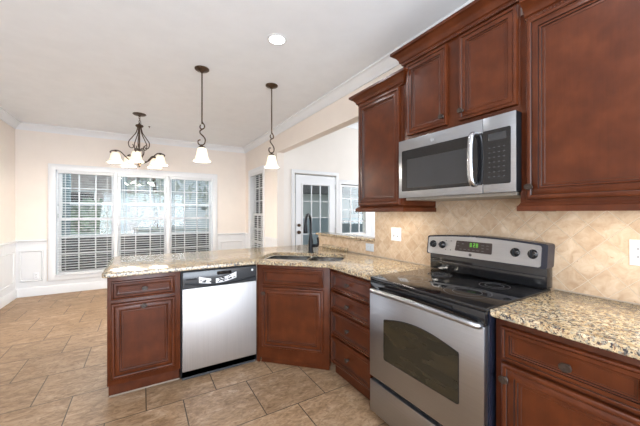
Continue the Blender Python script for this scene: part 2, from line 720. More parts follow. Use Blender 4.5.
# ------------------------------------------------------------------ room shell
bm = NB()
box(bm, XL - 0.15, 6.3, YR - 0.15, YB + 0.15, -0.12, 0.0)
struct('floor', bm, 'floor_tile', smooth=0)

bm = NB()
box(bm, XL - 0.15, XW + 0.12, YR - 0.15, YB + 0.15, HC, HC + 0.1)
struct('ceiling', bm, 'ceiling_paint', smooth=0)

W1 = (-1.235, 1.262, 0.30, 2.06)      # dining triple window opening
bm = NB()
wall_cells(bm, 'y', YB, 0.15, XL - 0.15, XW + 0.12, 0, HC, [W1])
struct('wall_back', bm, 'wall_paint', smooth=0)

bm = NB()
box(bm, XL - 0.15, XL, YR - 0.15, YB, 0, HC)
struct('wall_left', bm, 'wall_paint', smooth=0)

W2 = (5.33, 6.10, 0.42, 2.16)         # side window, in y and z
bm = NB()
wall_cells(bm, 'x', XW, 0.12, YR - 0.15, YB, 0, HC, [(2.19, 4.65, 1.054, 2.366), (3.27, 4.65, 0, 1.054), W2])
struct('wall_right', bm, 'wall_paint', smooth=0)

W4 = (-1.5, 1.7, 0.4, 2.45)  # added opening behind the camera, made for the rear fill
bm = NB()
wall_cells(bm, 'y', YR, -0.15, XL - 0.15, XW + 0.12, 0, HC, [W4])
struct('wall_front', bm, 'wall_paint', smooth=0)

# sunroom behind the pass-through
SD = (2.44, 3.37, 0.0, 2.085)         # door hole
SW = (3.50, 4.16, 0.90, 1.93)         # window hole
YS = 4.95
HS = 3.22
bm = NB()
wall_cells(bm, 'y', YS, 0.12, XW + 0.12, 6.2, 0, HS, [SD, SW])
struct('wall_sunroom_back', bm, 'sunroom_paint', smooth=0)
bm = NB()
wall_cells(bm, 'x', 6.2, 0.12, 0.6, YS + 0.12, 0, HS, [(1.6, 4.4, 0.6, 2.6)])
struct('wall_sunroom_right', bm, 'sunroom_paint', smooth=0)
bm = NB()
box(bm, XW + 0.12, 6.32, 0.48, 0.6, 0, HS)
struct('wall_sunroom_front', bm, 'sunroom_paint', smooth=0)
bm = NB()
box(bm, XW + 0.12, 6.32, 0.48, YS + 0.12, HS, HS + 0.1)
box(bm, XW + 0.08, XW + 0.12, 0.48, YS + 0.12, HC, HS + 0.1)
struct('ceiling_sunroom', bm, 'ceiling_paint', smooth=0)

# crown moulding round the room (profile: offset from wall, z)
CRP = [(0.0, HC - 0.105), (0.012, HC - 0.105), (0.014, HC - 0.088), (0.030, HC - 0.070), (0.052, HC - 0.040), (0.068, HC - 0.024), (0.082, HC - 0.018), (0.084, HC - 0.001), (0.0, HC - 0.001)]
bm = NB()
e = 0.001
mould(bm, [(XW - e, YR + e), (XW - e, YB - e), (XL + e, YB - e), (XL + e, YR + e)], CRP, closed=True)
struct('trim_1', bm, 'trim_white')
bm = NB()
mould(bm, [(6.199, YS - e), (XW + 0.121, YS - e)], [(o, z + HS - HC) for o, z in CRP])
struct('trim_2', bm, 'trim_white')

# wainscot board, chair rail, baseboard
CHR = [(0.0, 0.845), (0.016, 0.845), (0.018, 0.868), (0.030, 0.878), (0.034, 0.892), (0.024, 0.902), (0.0, 0.902)]
BSB = [(0.0, 0.0), (0.016, 0.0), (0.016, 0.115), (0.010, 0.132), (0.004, 0.142), (0.0, 0.142)]


def wains(name, path):
    bm = NB()
    mould(bm, path, [(0, 0.001), (0.006, 0.001), (0.006, 0.85), (0, 0.85)])
    mould(bm, path, CHR)
    return bm


LPATH = [(-1.342, YB - e), (XL + e, YB - e), (XL + e, 2.0)]
RPATH = [(XW - e, W2[0] - 0.09), (XW - e, 4.652)]
CPATH = [(XW - e, YB - e), (1.358, YB - e)]
XPATH = [(XW - e, YB - e), (XW - e, W2[1] + 0.085)]
for i, p in enumerate((LPATH, RPATH, [(XW - e, W2[1] + 0.088), (XW - e, YB - e), (1.358, YB - e)])):
    q = p if i else p
    bm = wains('x', q)
    struct('trim_%d' % (3 + i), bm, 'trim_white')
bm = NB()
box(bm, -1.342, 1.358, YB - 0.008, YB - e, 0.001, 0.215)
struct('trim_6', bm, 'trim_white')


def panel_mould(bm, kind, pos, u0, u1, z0, z1):
    """picture-frame moulding on the wainscot; kind 'y' faces -y at pos, 'x' faces the room along x"""
    b2 = NB()
    frame_rings(b2, u0, u1, z0, z1, 0, [(0, 0.0), (0.004, -0.010), (0.014, -0.014), (0.020, -0.006), (0.026, 0.0)], fill=False)
    if kind == 'y':
        mat = Matrix.Translation((0, pos, 0))
    elif kind == 'x+':      # on right wall, facing -x : local x -> world y
        mat = Matrix.Translation((pos, 0, 0)) @ Matrix(((0, 1, 0, 0), (1, 0, 0, 0), (0, 0, 1, 0), (0, 0, 0, 1)))
    else:                   # left wall, facing +x
        mat = Matrix.Translation((pos, 0, 0)) @ Matrix(((0, -1, 0, 0), (1, 0, 0, 0), (0, 0, 1, 0), (0, 0, 0, 1)))
    merge(bm, b2, 0, mat)


bm = NB()
panel_mould(bm, 'y', YB - 0.0075, -1.67, -1.385, 0.235, 0.735)
panel_mould(bm, 'y', YB - 0.0075, 1.42, 1.90, 0.235, 0.735)
for y0 in (5.35, 4.25, 3.15):
    panel_mould(bm, 'x-', XL + 0.0075, y0, y0 + 0.98, 0.235, 0.735)
panel_mould(bm, 'x+', XW - 0.0075, 4.72, 5.20, 0.235, 0.735)
struct('trim_7', bm, 'trim_white')

bm = NB()
mould(bm, [(XW - e, 4.652), (XW - e, YB - e), (XL + e, YB - e), (XL + e, YR + e)], [(o + 0.0075 if o else 0, z + 0.0005) for o, z in BSB])
struct('baseboard_dining', bm, 'trim_white')

# ------------------------------------------------------------------ windows


def window_casing(bm, u0, u1, z0, z1, w=0.09, d=0.022, sill=True):
    # four mitred casing boards, facing -y at y=0, frame jambs going back
    frame_rings(bm, u0 - w, u1 + w, z0 - w, z1 + w, -d, [(0, d - 0.001), (0, 0.003), (0.006, 0), (w - 0.022, 0.004), (w - 0.006, 0.010), (w + 0.003, 0.010), (w + 0.003, d + 0.118)], fill=False)


def sash(bm, u0, u1, z0, z1, y, cols, rows, fr=0.042, mt=0.018, th=0.03):
    box(bm, u0, u1, y, y + th, z0, z0 + fr)
    box(bm, u0, u1, y, y + th, z1 - fr, z1)
    box(bm, u0, u0 + fr, y, y + th, z0 + fr, z1 - fr)
    box(bm, u1 - fr, u1, y, y + th, z0 + fr, z1 - fr)
    for c in range(1, cols):
        x = u0 + fr + (u1 - u0 - 2 * fr) * c / cols
        box(bm, x - mt / 2, x + mt / 2, y + 0.004, y + th - 0.004, z0 + fr, z1 - fr)
    for r in range(1, rows):
        z = z0 + fr + (z1 - z0 - 2 * fr) * r / rows
        box(bm, u0 + fr, u1 - fr, y + 0.005, y + th - 0.005, z - mt / 2, z + mt / 2)


def make_sash(parent, u0, u1, z0, z1, y, cols, rows, **k):
    bm = NB()
    sash(bm, u0, u1, z0, z1, y, cols, rows, **k)
    s = mesh_obj('sash', bm, 'trim_white', parent, 0)
    bm = NB()
    box(bm, u0 + 0.03, u1 - 0.03, y + 0.013, y + 0.017, z0 + 0.03, z1 - 0.03)
    mesh_obj('pane', bm, 'pane_glass', s, 0)
    return s


# window 1: three double-hung units side by side
bm = NB()
window_casing(bm, *W1)
units = [(-1.215, -0.435), (-0.385, 0.405), (0.455, 1.242)]
for a, b in ((-0.435, -0.385), (0.405, 0.455)):
    box(bm, a, b, -0.004, 0.11, W1[2], W1[3], 0.004)
box(bm, W1[0], W1[1], -0.035, 0.10, W1[2] - 0.012, W1[2] + 0.012, 0.004)
w1 = struct('window_1', bm, 'trim_white', loc=(0, YB, 0))
ZM = 1.235
for a, b in units:
    make_sash(w1, a, b, ZM - 0.02, W1[3] - 0.005, 0.085, 3, 3)
    make_sash(w1, a, b, W1[2] + 0.012, ZM + 0.02, 0.052, 3, 3)

# side window
bm = NB()
uw = W2[1] - W2[0]
window_casing(bm, 0, uw, W2[2], W2[3], w=0.075)
w2 = struct('window_2', bm, 'trim_white', loc=(XW, W2[1], 0), rotz=-PI / 2)
zm2 = 1.30
make_sash(w2, 0.01, uw - 0.01, zm2 - 0.02, W2[3] - 0.005, 0.085, 3, 3)
make_sash(w2, 0.01, uw - 0.01, W2[2] + 0.01, zm2 + 0.02, 0.052, 3, 3)

# rear window, unseen, added to go with the rear fill lamp
bm = NB()
window_casing(bm, *W4)
w4 = struct('window_added', bm, 'trim_white', loc=(0.2, YR, 0), rotz=PI)
w4.location.x = 0.2
make_sash(w4, -1.5, 0.1, W4[2], W4[3], 0.06, 2, 3)
make_sash(w4, 0.1, 1.7, W4[2], W4[3], 0.06, 2, 3)

# sunroom window and french door
bm = NB()
frame_rings(bm, SW[0] - 0.10, SW[1] + 0.22, SW[2] - 0.12, SW[3] + 0.09, -0.02, [(0, 0.019), (0, 0.003), (0.005, 0), (0.085, 0.003), (0.09, 0.008), (0.09, 0.12)], fill=False)
box(bm, SW[1] - 0.02, SW[1] + 0.21, -0.012, -0.001, SW[2] - 0.1, SW[3] + 0.08)
w3 = struct('window_3', bm, 'trim_white', loc=(0, YS, 0))
make_sash(w3, SW[0], SW[1] + 0.11, SW[2] - 0.02, SW[3] - 0.01, 0.03, 3, 4, mt=0.022)

bm = NB()
frame_rings(bm, SD[0] - 0.075, SD[1] + 0.055, -0.08, SD[3] + 0.065, -0.02, [(0, 0.019), (0, 0.003), (0.005, 0), (0.055, 0.003), (0.06, 0.008), (0.06, 0.11)], fill=False)
b2 = NB()
bmesh.ops.bisect_plane(bm, geom=bm.verts[:] + bm.edges[:] + bm.faces[:], plane_co=(0, 0, 0.001), plane_no=(0, 0, -1), clear_outer=True)
b2.free()
d1 = struct('door_1', bm, 'trim_white', loc=(0, YS, 0))
bm = NB()
gx0, gx1, gz0, gz1 = 2.61, 3.205, 0.30, 1.875
dx0, dx1, dz1 = 2.466, 3.345, 2.060
for a in ((dx0, gx0, 0.01, dz1), (gx1, dx1, 0.01, dz1), (gx0, gx1, 0.01, gz0), (gx0, gx1, gz1, dz1)):
    box(bm, a[0], a[1], 0.0, 0.04, a[2], a[3])
frame_rings(bm, gx0 - 0.03, gx1 + 0.03, gz0 - 0.03, gz1 + 0.03, -0.012, [(0, 0.012), (0.004, 0.002), (0.02, 0), (0.032, 0.012)], fill=False)
for c in (1, 2):
    x = gx0 + (gx1 - gx0) * c / 3
    box(bm, x - 0.006, x + 0.006, 0.006, 0.034, gz0, gz1)
for r in range(1, 5):
    z = gz0 + (gz1 - gz0) * r / 5
    box(bm, gx0, gx1, 0.008, 0.032, z - 0.006, z + 0.006)
slab = mesh_obj('door_slab', bm, 'door_white', d1, 0)
bm = NB()
box(bm, gx0 - 0.005, gx1 + 0.005, 0.018, 0.022, gz0 - 0.005, gz1 + 0.005)
mesh_obj('pane', bm, 'pane_glass', slab, 0)
for z, r in ((1.105, 0.028), (0.972, 0.033)):
    bm = NB()
    lathe(bm, [(0, 0.055), (r * 0.6, 0.053), (r, 0.035), (r * 0.8, 0.02), (0.012, 0.014), (r, 0.006), (r, 0)], 18, Matrix.Translation((2.520, 0.0, z)) @ Matrix.Rotation(R(90), 4, 'X'))
    mesh_obj('deadbolt' if z > 1 else 'door_knob', bm, 'bronze', slab)
for z in (1.86, 0.98):
    bm = NB()
    tube(bm, [(3.352, -0.006, z - 0.05), (3.352, -0.006, z + 0.05)], 0.009)
    mesh_obj('hinge', bm, 'hinge_metal', d1)

# ------------------------------------------------------------------ blinds


def make_blind(width, z0, z1, pitch=0.0425):
    """blind facing -y, left edge at x=0"""
    bm = NB()
    box(bm, 0, width, -0.03, 0.028, z1 - 0.055, z1, 0.004)
    parts = {'headrail': bm}
    bm = NB()
    z = z0 + 0.045
    tilt = R(6)
    while z < z1 - 0.06:
        c, s = math.cos(tilt) * 0.024, math.sin(tilt) * 0.024
        v = [bm.verts.new(p) for p in ((0.004, -c, z - s), (width - 0.004, -c, z - s), (width - 0.004, c, z + s), (0.004, c, z + s),
                                       (0.004, -c, z - s + 0.003), (width - 0.004, -c, z - s + 0.003), (width - 0.004, c, z + s + 0.003), (0.004, c, z + s + 0.003))]
        for f in ((0, 1, 2, 3), (7, 6, 5, 4), (0, 4, 5, 1), (1, 5, 6, 2), (2, 6, 7, 3), (3, 7, 4, 0)):
            bm.faces.new([v[i] for i in f])
        z += pitch
    parts['slats'] = bm
    bm = NB()
    box(bm, 0.002, width - 0.002, -0.026, 0.026, z0, z0 + 0.022, 0.003)
    parts['bottom_rail'] = bm
    bm = NB()
    for x in (0.10, width - 0.10):
        box(bm, x - 0.002, x + 0.002, -0.0262, -0.0252, z0 + 0.02, z1 - 0.05)
        box(bm, x - 0.002, x + 0.002, 0.0252, 0.0262, z0 + 0.02, z1 - 0.05)
    parts['ladder_cord'] = bm
    bm = NB()
    tube(bm, [(0.07, -0.034, z1 - 0.06), (0.07, -0.036, z1 - 0.75)], 0.003, 6)
    parts['tilt_wand'] = bm
    return parts


nm = ['leftmost of the three white slatted blinds on the dining triple window', 'middle one of the three white slatted blinds on the dining triple window', 'rightmost of the three white slatted blinds on the dining triple window']
for i, (a, b) in enumerate(units):
    t = thing('window_blind', nm[i], 'window blind', (a + 0.004, YB + 0.018, 0), 0, 'slatted blinds in the dining window')
    for k, bm in make_blind(b - a - 0.008, W1[2] + 0.014, W1[3] - 0.004).items():
        mesh_obj(k, bm, 'blind_white', t, 0)
t = thing('window_blind', 'narrow white slatted blind in the side window right of the room corner', 'window blind', (XW + 0.018, W2[1] - 0.008, 0), -PI / 2)
for k, bm in make_blind(uw - 0.016, W2[2] + 0.014, W2[3] - 0.004).items():
    mesh_obj(k, bm, 'blind_white', t, 0)

# ------------------------------------------------------------------ cabinets
DP = [(0, 0.020), (0, 0.006), (0.0035, 0.0015), (0.009, 0.0), (0.017, 0.0), (0.0210, 0.0026), (0.0232, 0.0060), (0.0262, 0.0040), (0.0500, 0.0036), (0.0520, 0.0080), (0.0550, 0.0062), (0.0610, 0.0078), (0.0632, 0.0116), (0.0655, 0.0110), (0.0735, 0.0120), (0.0765, 0.0150)]
DM = [0, 0, 0, 0, 0, 1, 0, 0, 1, 0, 0, 1, 0, 0, 1]


def door_front(name, parent, x0, x1, z0, z1, y, scale=1.0):
    """mitred raised-moulding cabinet front; the front face is at y, parent's local frame"""
    bm = NB()
    y -= 0.0045
    prof = [(i * scale, d * 1.225) for i, d in DP]
    frame_rings(bm, x0, x1, z0, z1, y, prof, DM, fill=False)
    o = mesh_obj(name, bm, ['cherry', 'glaze'], parent, 40)
    bm = NB()
    ins = prof[-1][0]
    box(bm, x0 + ins - 0.004, x1 - ins + 0.004, y + 0.0160, y + 0.0240, z0 + ins - 0.004, z1 - ins + 0.004)
    mesh_obj('panel', bm, 'cherry', o, 0)
    return o


def knob(parent, x, y, z, r=0.0165):
    bm = NB()
    mat = Matrix.Translation((x, y - 0.0035, z)) @ Matrix.Rotation(R(90), 4, 'X') @ Matrix.Diagonal((1.25, 1, 1, 1))
    lathe(bm, [(0.009, 0.0), (0.009, 0.003), (0.0055, 0.006), (0.0050, 0.013), (r * 0.8, 0.017), (r, 0.021), (r * 0.92, 0.0255), (r * 0.72, 0.0265), (r * 0.62, 0.0255), (r * 0.3, 0.027), (0, 0.0275)], 20, mat, cap0=True)
    return mesh_obj('knob', bm, 'knob_bronze', parent, 50)


def carcass(t, w, depth, z0, z1, toe=True, body_x=None):
    """face frame and box; front plane at y=0"""
    bm = NB()
    box(bm, 0.0, w, 0.0, 0.02, z0, z1, 0.0012)
    box(bm, 0.001, w - 0.001, 0.02, depth, z0 + 0.002, z1 - 0.001)
    return mesh_obj('cabinet_body', bm, 'cherry', t, 30)


def toe_kick(t, w, z1, back=0.06, caulk=True):
    bm = NB()
    box(bm, 0.004, w, back, back + 0.018, 0.001, z1)
    o = mesh_obj('toe_kick', bm, 'cherry', t, 0)
    if caulk:
        bm = NB()
        box(bm, 0.008, w, back - 0.010, back, 0.001, 0.007)
        mesh_obj('caulk_bead', bm, 'caulk', o, 0)
    return o


BT = 0.8805   # base cabinet top, under the stone
# peninsula end cabinet
t = thing('base_cabinet', 'cherry base cabinet at the free left end of the peninsula, one drawer over one door', 'cabinet', (-0.214, 2.559, 0))
carcass(t, 0.470, 0.60, 0.105, BT)
toe_kick(t, 0.470, 0.105)
d = door_front('drawer', t, 0.024, 0.432, 0.716, 0.848, -0.020, 0.62)
knob(d, 0.229, -0.012, 0.782)
d = door_front('door', t, 0.024, 0.432, 0.150, 0.690, -0.020)
knob(d, 0.224, -0.018, 0.655)

# corner sink cabinet, set diagonally
t = thing('sink_cabinet', 'cherry corner sink cabinet set diagonally between dishwasher and drawer stack', 'cabinet', (0.887, 2.524, 0), -PI / 4)
SWD = 0.648
bm = NB()
box(bm, 0.0, SWD, 0.0, 0.02, 0.055, BT, 0.0012)
for x in (0.0, SWD - 0.018):
    box(bm, x, x + 0.018, 0.021, 0.10, 0.055, 0.70)
mesh_obj('cabinet_body', bm, 'cherry', t, 30)
bm = NB()
box(bm, -0.028, -0.0005, 0.0205, 0.034, 0.001, BT)
mesh_obj('filler_strip', bm, 'cherry', t, 0)
bm = NB()
box(bm, 0.01, SWD - 0.01, 0.03, 0.048, 0.001, 0.055)
mesh_obj('toe_kick', bm, 'cherry', t, 0)
d = door_front('false_drawer', t, 0.040, 0.592, 0.706, 0.852, -0.020, 0.62)
d = door_front('door', t, 0.040, 0.592, 0.160, 0.686, -0.020)
knob(d, 0.062, -0.020, 0.636)

# drawer stack left of the range
t = thing('drawer_cabinet', 'cherry cabinet with four stacked drawers between corner sink cabinet and range', 'cabinet', (1.340, 2.052, 0), -PI / 2)
DWD = 0.552
carcass(t, DWD, 0.60, 0.105, BT)
toe_kick(t, DWD, 0.105, 0.05, False)
for (z0, z1) in ((0.716, 0.866), (0.560, 0.700), (0.352, 0.540), (0.124, 0.334)):
    d = door_front('drawer', t, 0.042, 0.532, z0, z1, -0.020, 0.62)
    knob(d, 0.268, -0.012, (z0 + z1) / 2)

# base cabinet right of the range, and its neighbour further right
t = thing('base_cabinet', 'cherry base cabinet right of the range, wide drawer over door with knob near the range', 'cabinet', (1.346, 0.714, 0), -PI / 2)
carcass(t, 0.510, 0.598, 0.105, BT)
toe_kick(t, 0.510, 0.105, 0.06, False)
d = door_front('drawer', t, 0.032, 0.478, 0.708, 0.850, -0.022, 0.62)
knob(d, 0.262, -0.014, 0.776)
d = door_front('door', t, 0.032, 0.478, 0.150, 0.694, -0.022)
knob(d, 0.052, -0.020, 0.632)
RBC = t
dup(RBC, (1.346, 0.202, 0), -PI / 2, 'second cherry base cabinet right of the range, next to the one beside the range')

# ------------------------------------------------------------------ upper cabinets
XU = 1.600
UD = XW - XU - 0.001
CRC = [(0.0, 0.0), (0.010, 0.0), (0.012, 0.010), (0.020, 0.014), (0.024, 0.030), (0.038, 0.048), (0.052, 0.056), (0.060, 0.064), (0.066, 0.066), (0.066, 0.082), (0.0, 0.082)]


def crown(t, w, z, depth, left=True, right=True, ret_l=None, ret_r=None, h=1.0, x0=0.0):
    bm = NB()
    rl = depth - 0.003 if ret_l is None else ret_l
    rr = depth - 0.003 if ret_r is None else ret_r
    path = []
    if right:
        path.append((w, rr))
    path += [(w, 0), (x0, 0)]
    if left:
        path.append((0, rl))
    # profile offset is to the left of travel: walking from right to left along the front, left is -y
    path = path[::-1]
    prof = [(-o, z + zz * h) for o, zz in CRC]
    mould(bm, path, prof)
    return mesh_obj('crown_moulding', bm, 'cherry', t, 30)


def light_rail(t, w, z0, z1, left=True, right=True, depth=0.3, ext=0.010):
    bm = NB()
    path = []
    if left:
        path.append((0, depth))
    path += [(0, 0), (w, 0)]
    if right:
        path.append((w, depth))
    h = z1 - z0
    prof = [(0.018, z0), (-ext, z0), (-ext, z0 + h * 0.62), (-ext + 0.006, z0 + h * 0.72), (-0.001, z1), (0.018, z1)]
    mould(bm, path, prof)
    return mesh_obj('light_rail', bm, 'cherry', t, 30)


def rope(t, x0, x1, y, z):
    bm = NB()
    x = x0
    while x < x1:
        ball(bm, (x, y, z), 0.0075, (1.0, 0.8, 0.9), seg=8)
        x += 0.0125
    return mesh_obj('rope_moulding', bm, 'cherry', t, 60)


def upper_body(t, w, z0, z1, depth):
    bm = NB()
    box(bm, 0, w, 0, 0.02, z0, z1, 0.001)
    box(bm, 0.001, w - 0.001, 0.02, depth, z0 + 0.018, z1 - 0.001)
    box(bm, 0.001, 0.019, 0.02, depth, z0, z0 + 0.018)
    box(bm, w - 0.019, w - 0.001, 0.02, depth, z0, z0 + 0.018)
    return mesh_obj('cabinet_body', bm, 'cherry', t, 30)


# small upper cabinet, left of the microwave
t = thing('wall_cabinet', 'narrow cherry wall cabinet left of the microwave, single door, own crown', 'cabinet', (XU, 1.992, 0), -PI / 2)
w = 0.496
upper_body(t, w, 1.385, 2.30, UD)
door_front('door', t, 0.010, 0.474, 1.398, 2.250, -0.020)
light_rail(t, w, 1.345, 1.392, depth=UD - 0.026, ext=0.024)
crown(t, w, 2.254, UD, right=True, ret_r=0.0215)
SMALL = t

# taller, higher cabinet above the microwave
t = thing('wall_cabinet', 'raised two door cherry wall cabinet directly above the microwave', 'cabinet', (XU, 1.4945, 0), -PI / 2)
w = 0.762
upper_body(t, w, 1.838, 2.45, UD)
d = door_front('door', t, 0.046, 0.362, 1.872, 2.366, -0.020, 0.85)
knob(d, 0.338, -0.018, 1.925, 0.0145)
d = door_front('door', t, 0.444, 0.756, 1.872, 2.366, -0.020, 0.85)
knob(d, 0.466, -0.018, 1.925, 0.0145)
crown(t, w, 2.392, UD, h=1.12, right=False)
rope(t, 0.004, w - 0.002, -0.010, 2.388)

# big cabinet at the right edge, and its neighbour out of frame
t = thing('wall_cabinet', 'large cherry wall cabinet right of the microwave, big single door, rope crown', 'cabinet', (XU, 0.7315, 0), -PI / 2)
w = 0.560
upper_body(t, w, 1.385, 2.31, UD)
d = door_front('door', t, 0.032, 0.528, 1.400, 2.262, -0.020)
knob(d, 0.052, -0.020, 1.460, 0.015)
light_rail(t, w, 1.345, 1.386, right=False, depth=UD - 0.014, ext=0.012)
bm_c = crown(t, w, 2.268, UD, left=False, right=False, x0=0.024)
rope(t, 0.030, w, -0.012, 2.266)
t2 = dup(t, (XU, 0.169, 0), -PI / 2, 'second large cherry wall cabinet, next right of the big door beside the microwave')

# under-cabinet lights
for (y, ww, lab) in ((1.93, 0.30, 'slim white under cabinet light below the narrow wall cabinet'), (0.60, 0.36, 'slim white under cabinet light below the large right wall cabinet')):
    t = thing('under_cabinet_light', lab, 'light', (1.665, y, 1.3775), -PI / 2)
    bm = NB()
    box(bm, 0, ww, 0, 0.06, 0.002, 0.0245, 0.003)
    mesh_obj('housing', bm, 'plate_white', t, 0)
    bm = NB()
    box(bm, 0.01, ww - 0.01, 0.008, 0.052, -0.006, 0.0015, 0.002)
    mesh_obj('lens', bm, 'strip_lens', t, 0)
    area('under_cabinet_lamp', (1.70, y - ww / 2, 1.366), (1.72, y - ww / 2, 0), ww, 0.05, 1.9, (1.0, 0.93, 0.82))

# ------------------------------------------------------------------ microwave
t = thing('microwave', 'stainless over the range microwave with black glass door and keypad', 'microwave', (1.544, 1.4840, 0), -PI / 2)
MW, MZ0, MZ1 = 0.758, 1.440, 1.8345
bm = NB()
box(bm, 0.001, MW - 0.001, 0.0065, 0.404, MZ0 + 0.004, MZ1 - 0.002)
mesh_obj('case', bm, 'black_matte', t, 0)
DXR = 0.596


def hole_frame(bm, x0, x1, z0, z1, hx0, hx1, hz0, hz1, y0, y1, mi=0, cr=0.0):
    for a in ((x0, hx0, z0, z1), (hx1, x1, z0, z1), (hx0, hx1, z0, hz0), (hx0, hx1, hz1, z1)):
        if a[1] - a[0] > 1e-4 and a[3] - a[2] > 1e-4:
            box(bm, a[0], a[1], y0, y1, a[2], a[3], mi=mi)


bm = NB()
box(bm, 0, DXR - 0.001, 0, 0.006, MZ0, MZ1, 0.002)
dr = mesh_obj('door', bm, 'steel', t, 30)


def rrect(x0, x1, z0, z1, r, n=5):
    p = []
    for cx, cz, a0 in ((x1 - r, z0 + r, -90), (x1 - r, z1 - r, 0), (x0 + r, z1 - r, 90), (x0 + r, z0 + r, 180)):
        for i in range(n + 1):
            a = R(a0 + 90 * i / n)
            p.append((cx + r * math.cos(a), cz + r * math.sin(a)))
    return p


bm = NB()
prism_y(bm, rrect(0.030, DXR - 0.001, 1.484, 1.762, 0.008), -0.0025, 0.001)
mesh_obj('door_glass', bm, 'black_gloss', dr, 0)
bm = NB()
prism_y(bm, rrect(0.076, 0.512, 1.505, 1.697, 0.004), -0.0035, -0.0024)
mesh_obj('viewing_window', bm, 'dark_glass', dr, 0)
bm = NB()
hx = 0.556
pts = smooth_pts([(hx, 0.0, 1.762), (hx, -0.030, 1.758), (hx, -0.046, 1.72), (hx, -0.052, 1.625), (hx, -0.046, 1.53), (hx, -0.030, 1.492), (hx, 0.0, 1.488)], 5)
tube(bm, pts, 0.0125, 12, flat=1.25)
mesh_obj('handle', bm, 'steel_bar', dr, 60)
bm = NB()
mat = Matrix.Translation((0.280, -0.0005, 1.793)) @ Matrix.Rotation(R(90), 4, 'X')
lathe(bm, [(0, 0.0018), (0.010, 0.0018), (0.0105, 0.0024), (0.0125, 0.0024), (0.013, 0)], 24, mat)
mesh_obj('round_emblem', bm, 'mark_grey', dr, 40)
bm = NB()
box(bm, DXR + 0.001, MW, 0, 0.006, MZ0, MZ1, 0.002)
cp = mesh_obj('control_panel', bm, 'steel', t, 30)
bm = NB()
prism_y(bm, rrect(DXR + 0.001, 0.735, 1.484, 1.765, 0.008), -0.0025, 0.001)
kp = mesh_obj('keypad', bm, 'black_gloss', t, 0)
for r_ in range(7):
    for c_ in range(4):
        x = 0.632 + c_ * 0.024
        z = 1.672 - r_ * 0.025
        bm = NB()
        box(bm, x - 0.0045, x + 0.0045, -0.0031, -0.0024, z - 0.002, z + 0.002)
        mesh_obj('key', bm, 'dial_grey', kp, 0)
bm = NB()
box(bm, 0.625, 0.715, -0.0031, -0.0024, 1.708, 1.745)
mesh_obj('display', bm, 'dark_glass', kp, 0)
bm = NB()
box(bm, 0.02, MW - 0.02, 0.05, 0.398, 1.424, MZ0 + 0.003, 0.003)
mesh_obj('vent_base', bm, 'vent_mesh', t, 0)

# ------------------------------------------------------------------ electric range
t = thing('range', 'stainless and black electric range with glass cooktop below the microwave', 'range', (1.273, 1.4842, 0), -PI / 2)
RW = 0.762
bm = NB()
box(bm, 0.001, RW - 0.001, 0.035, 0.668, 0.03, 0.900)
for x in (0.04, RW - 0.04):
    for y in (0.08, 0.60):
        lathe(bm, [(0.018, 0.001), (0.018, 0.03)], 12, Matrix.Translation((x, y, 0)), cap0=True)
mesh_obj('oven_body', bm, 'black_edge', t, 0)
# door with arched window
DZ0, DZ1 = 0.282, 0.838
bm = NB()
box(bm, 0.005, RW - 0.005, 0.0, 0.034, DZ0, DZ1, 0.004)
dr = mesh_obj('oven_door', bm, 'steel', t, 30)
poly = rrect(0.135, 0.640, 0.432, 0.690, 0.014)
top = []
na = 14
for i in range(na + 1):
    s_ = i / na
    x = 0.640 - 0.014 - (0.505 - 0.028) * s_
    top.append((x, 0.682 + 0.040 * math.sin(PI * s_) ** 0.9))
poly = [p for p in poly if p[1] < 0.600] + []
poly = [(0.135, 0.432 + 0.012), (0.139, 0.432 + 0.003), (0.149, 0.432), (0.626, 0.432), (0.636, 0.435), (0.640, 0.444), (0.640, 0.672), (0.636, 0.681)] + top[1:-1] + [(0.139, 0.681), (0.135, 0.672)]
bm = NB()
prism_y(bm, poly, -0.0015, 0.001)
wd = mesh_obj('oven_window', bm, 'oven_glass', dr, 0)
bm = NB()
n_ = len(poly)
cx, cz = 0.3875, 0.58
pin = [(cx + (x - cx) * 0.985, cz + (z - cz) * 0.972) for x, z in poly]
for i in range(n_):
    j = (i + 1) % n_
    a = [bm.verts.new((p[0], y, p[1])) for p, y in ((poly[i], -0.0016), (poly[j], -0.0016), (pin[j], -0.0026), (pin[i], -0.0026))]
    bm.faces.new(a)
mesh_obj('window_gasket', bm, 'black_matte', dr, 0)
# handle: broad bowed steel bar
bm = NB()
pts = smooth_pts([(0.042, 0.004, 0.838), (0.050, -0.020, 0.842), (0.11, -0.036, 0.849), (0.381, -0.048, 0.856), (0.662, -0.036, 0.849), (0.728, -0.020, 0.842), (0.738, 0.004, 0.838)], 6)
tube(bm, pts, 0.0145, 12, flat=1.1)
mesh_obj('handle', bm, 'steel', dr, 60)
# black trim between cooktop and door
bm = NB()
box(bm, 0.004, RW - 0.004, 0.006, 0.034, DZ1 + 0.002, 0.902, 0.004)
box(bm, 0.14, 0.60, 0.002, 0.006, 0.872, 0.890)
mesh_obj('vent_trim', bm, 'black_gloss', t, 30)
# drawer
bm = NB()
box(bm, 0.005, RW - 0.005, 0.002, 0.034, 0.052, 0.254, 0.004)
mesh_obj('storage_drawer', bm, 'steel', t, 30)
# cooktop
bm = NB()
box(bm, 0.0, RW, 0.008, 0.640, 0.9015, 0.921, 0.005)
ct = mesh_obj('glass_cooktop', bm, 'black_gloss', t, 30)
for (x, y, r_) in ((0.20, 0.19, 0.095), (0.56, 0.19, 0.115), (0.20, 0.45, 0.078), (0.56, 0.45, 0.078)):
    bm = NB()
    mat = Matrix.Translation((x, y, 0.9211))
    for q in (r_, r_ * 0.62):
        lathe(bm, [(q - 0.0022, 0.0), (q - 0.002, 0.0004), (q, 0.0004), (q + 0.0002, 0)], 40, mat)
    mesh_obj('burner_ring', bm, 'dial_grey', ct, 0)
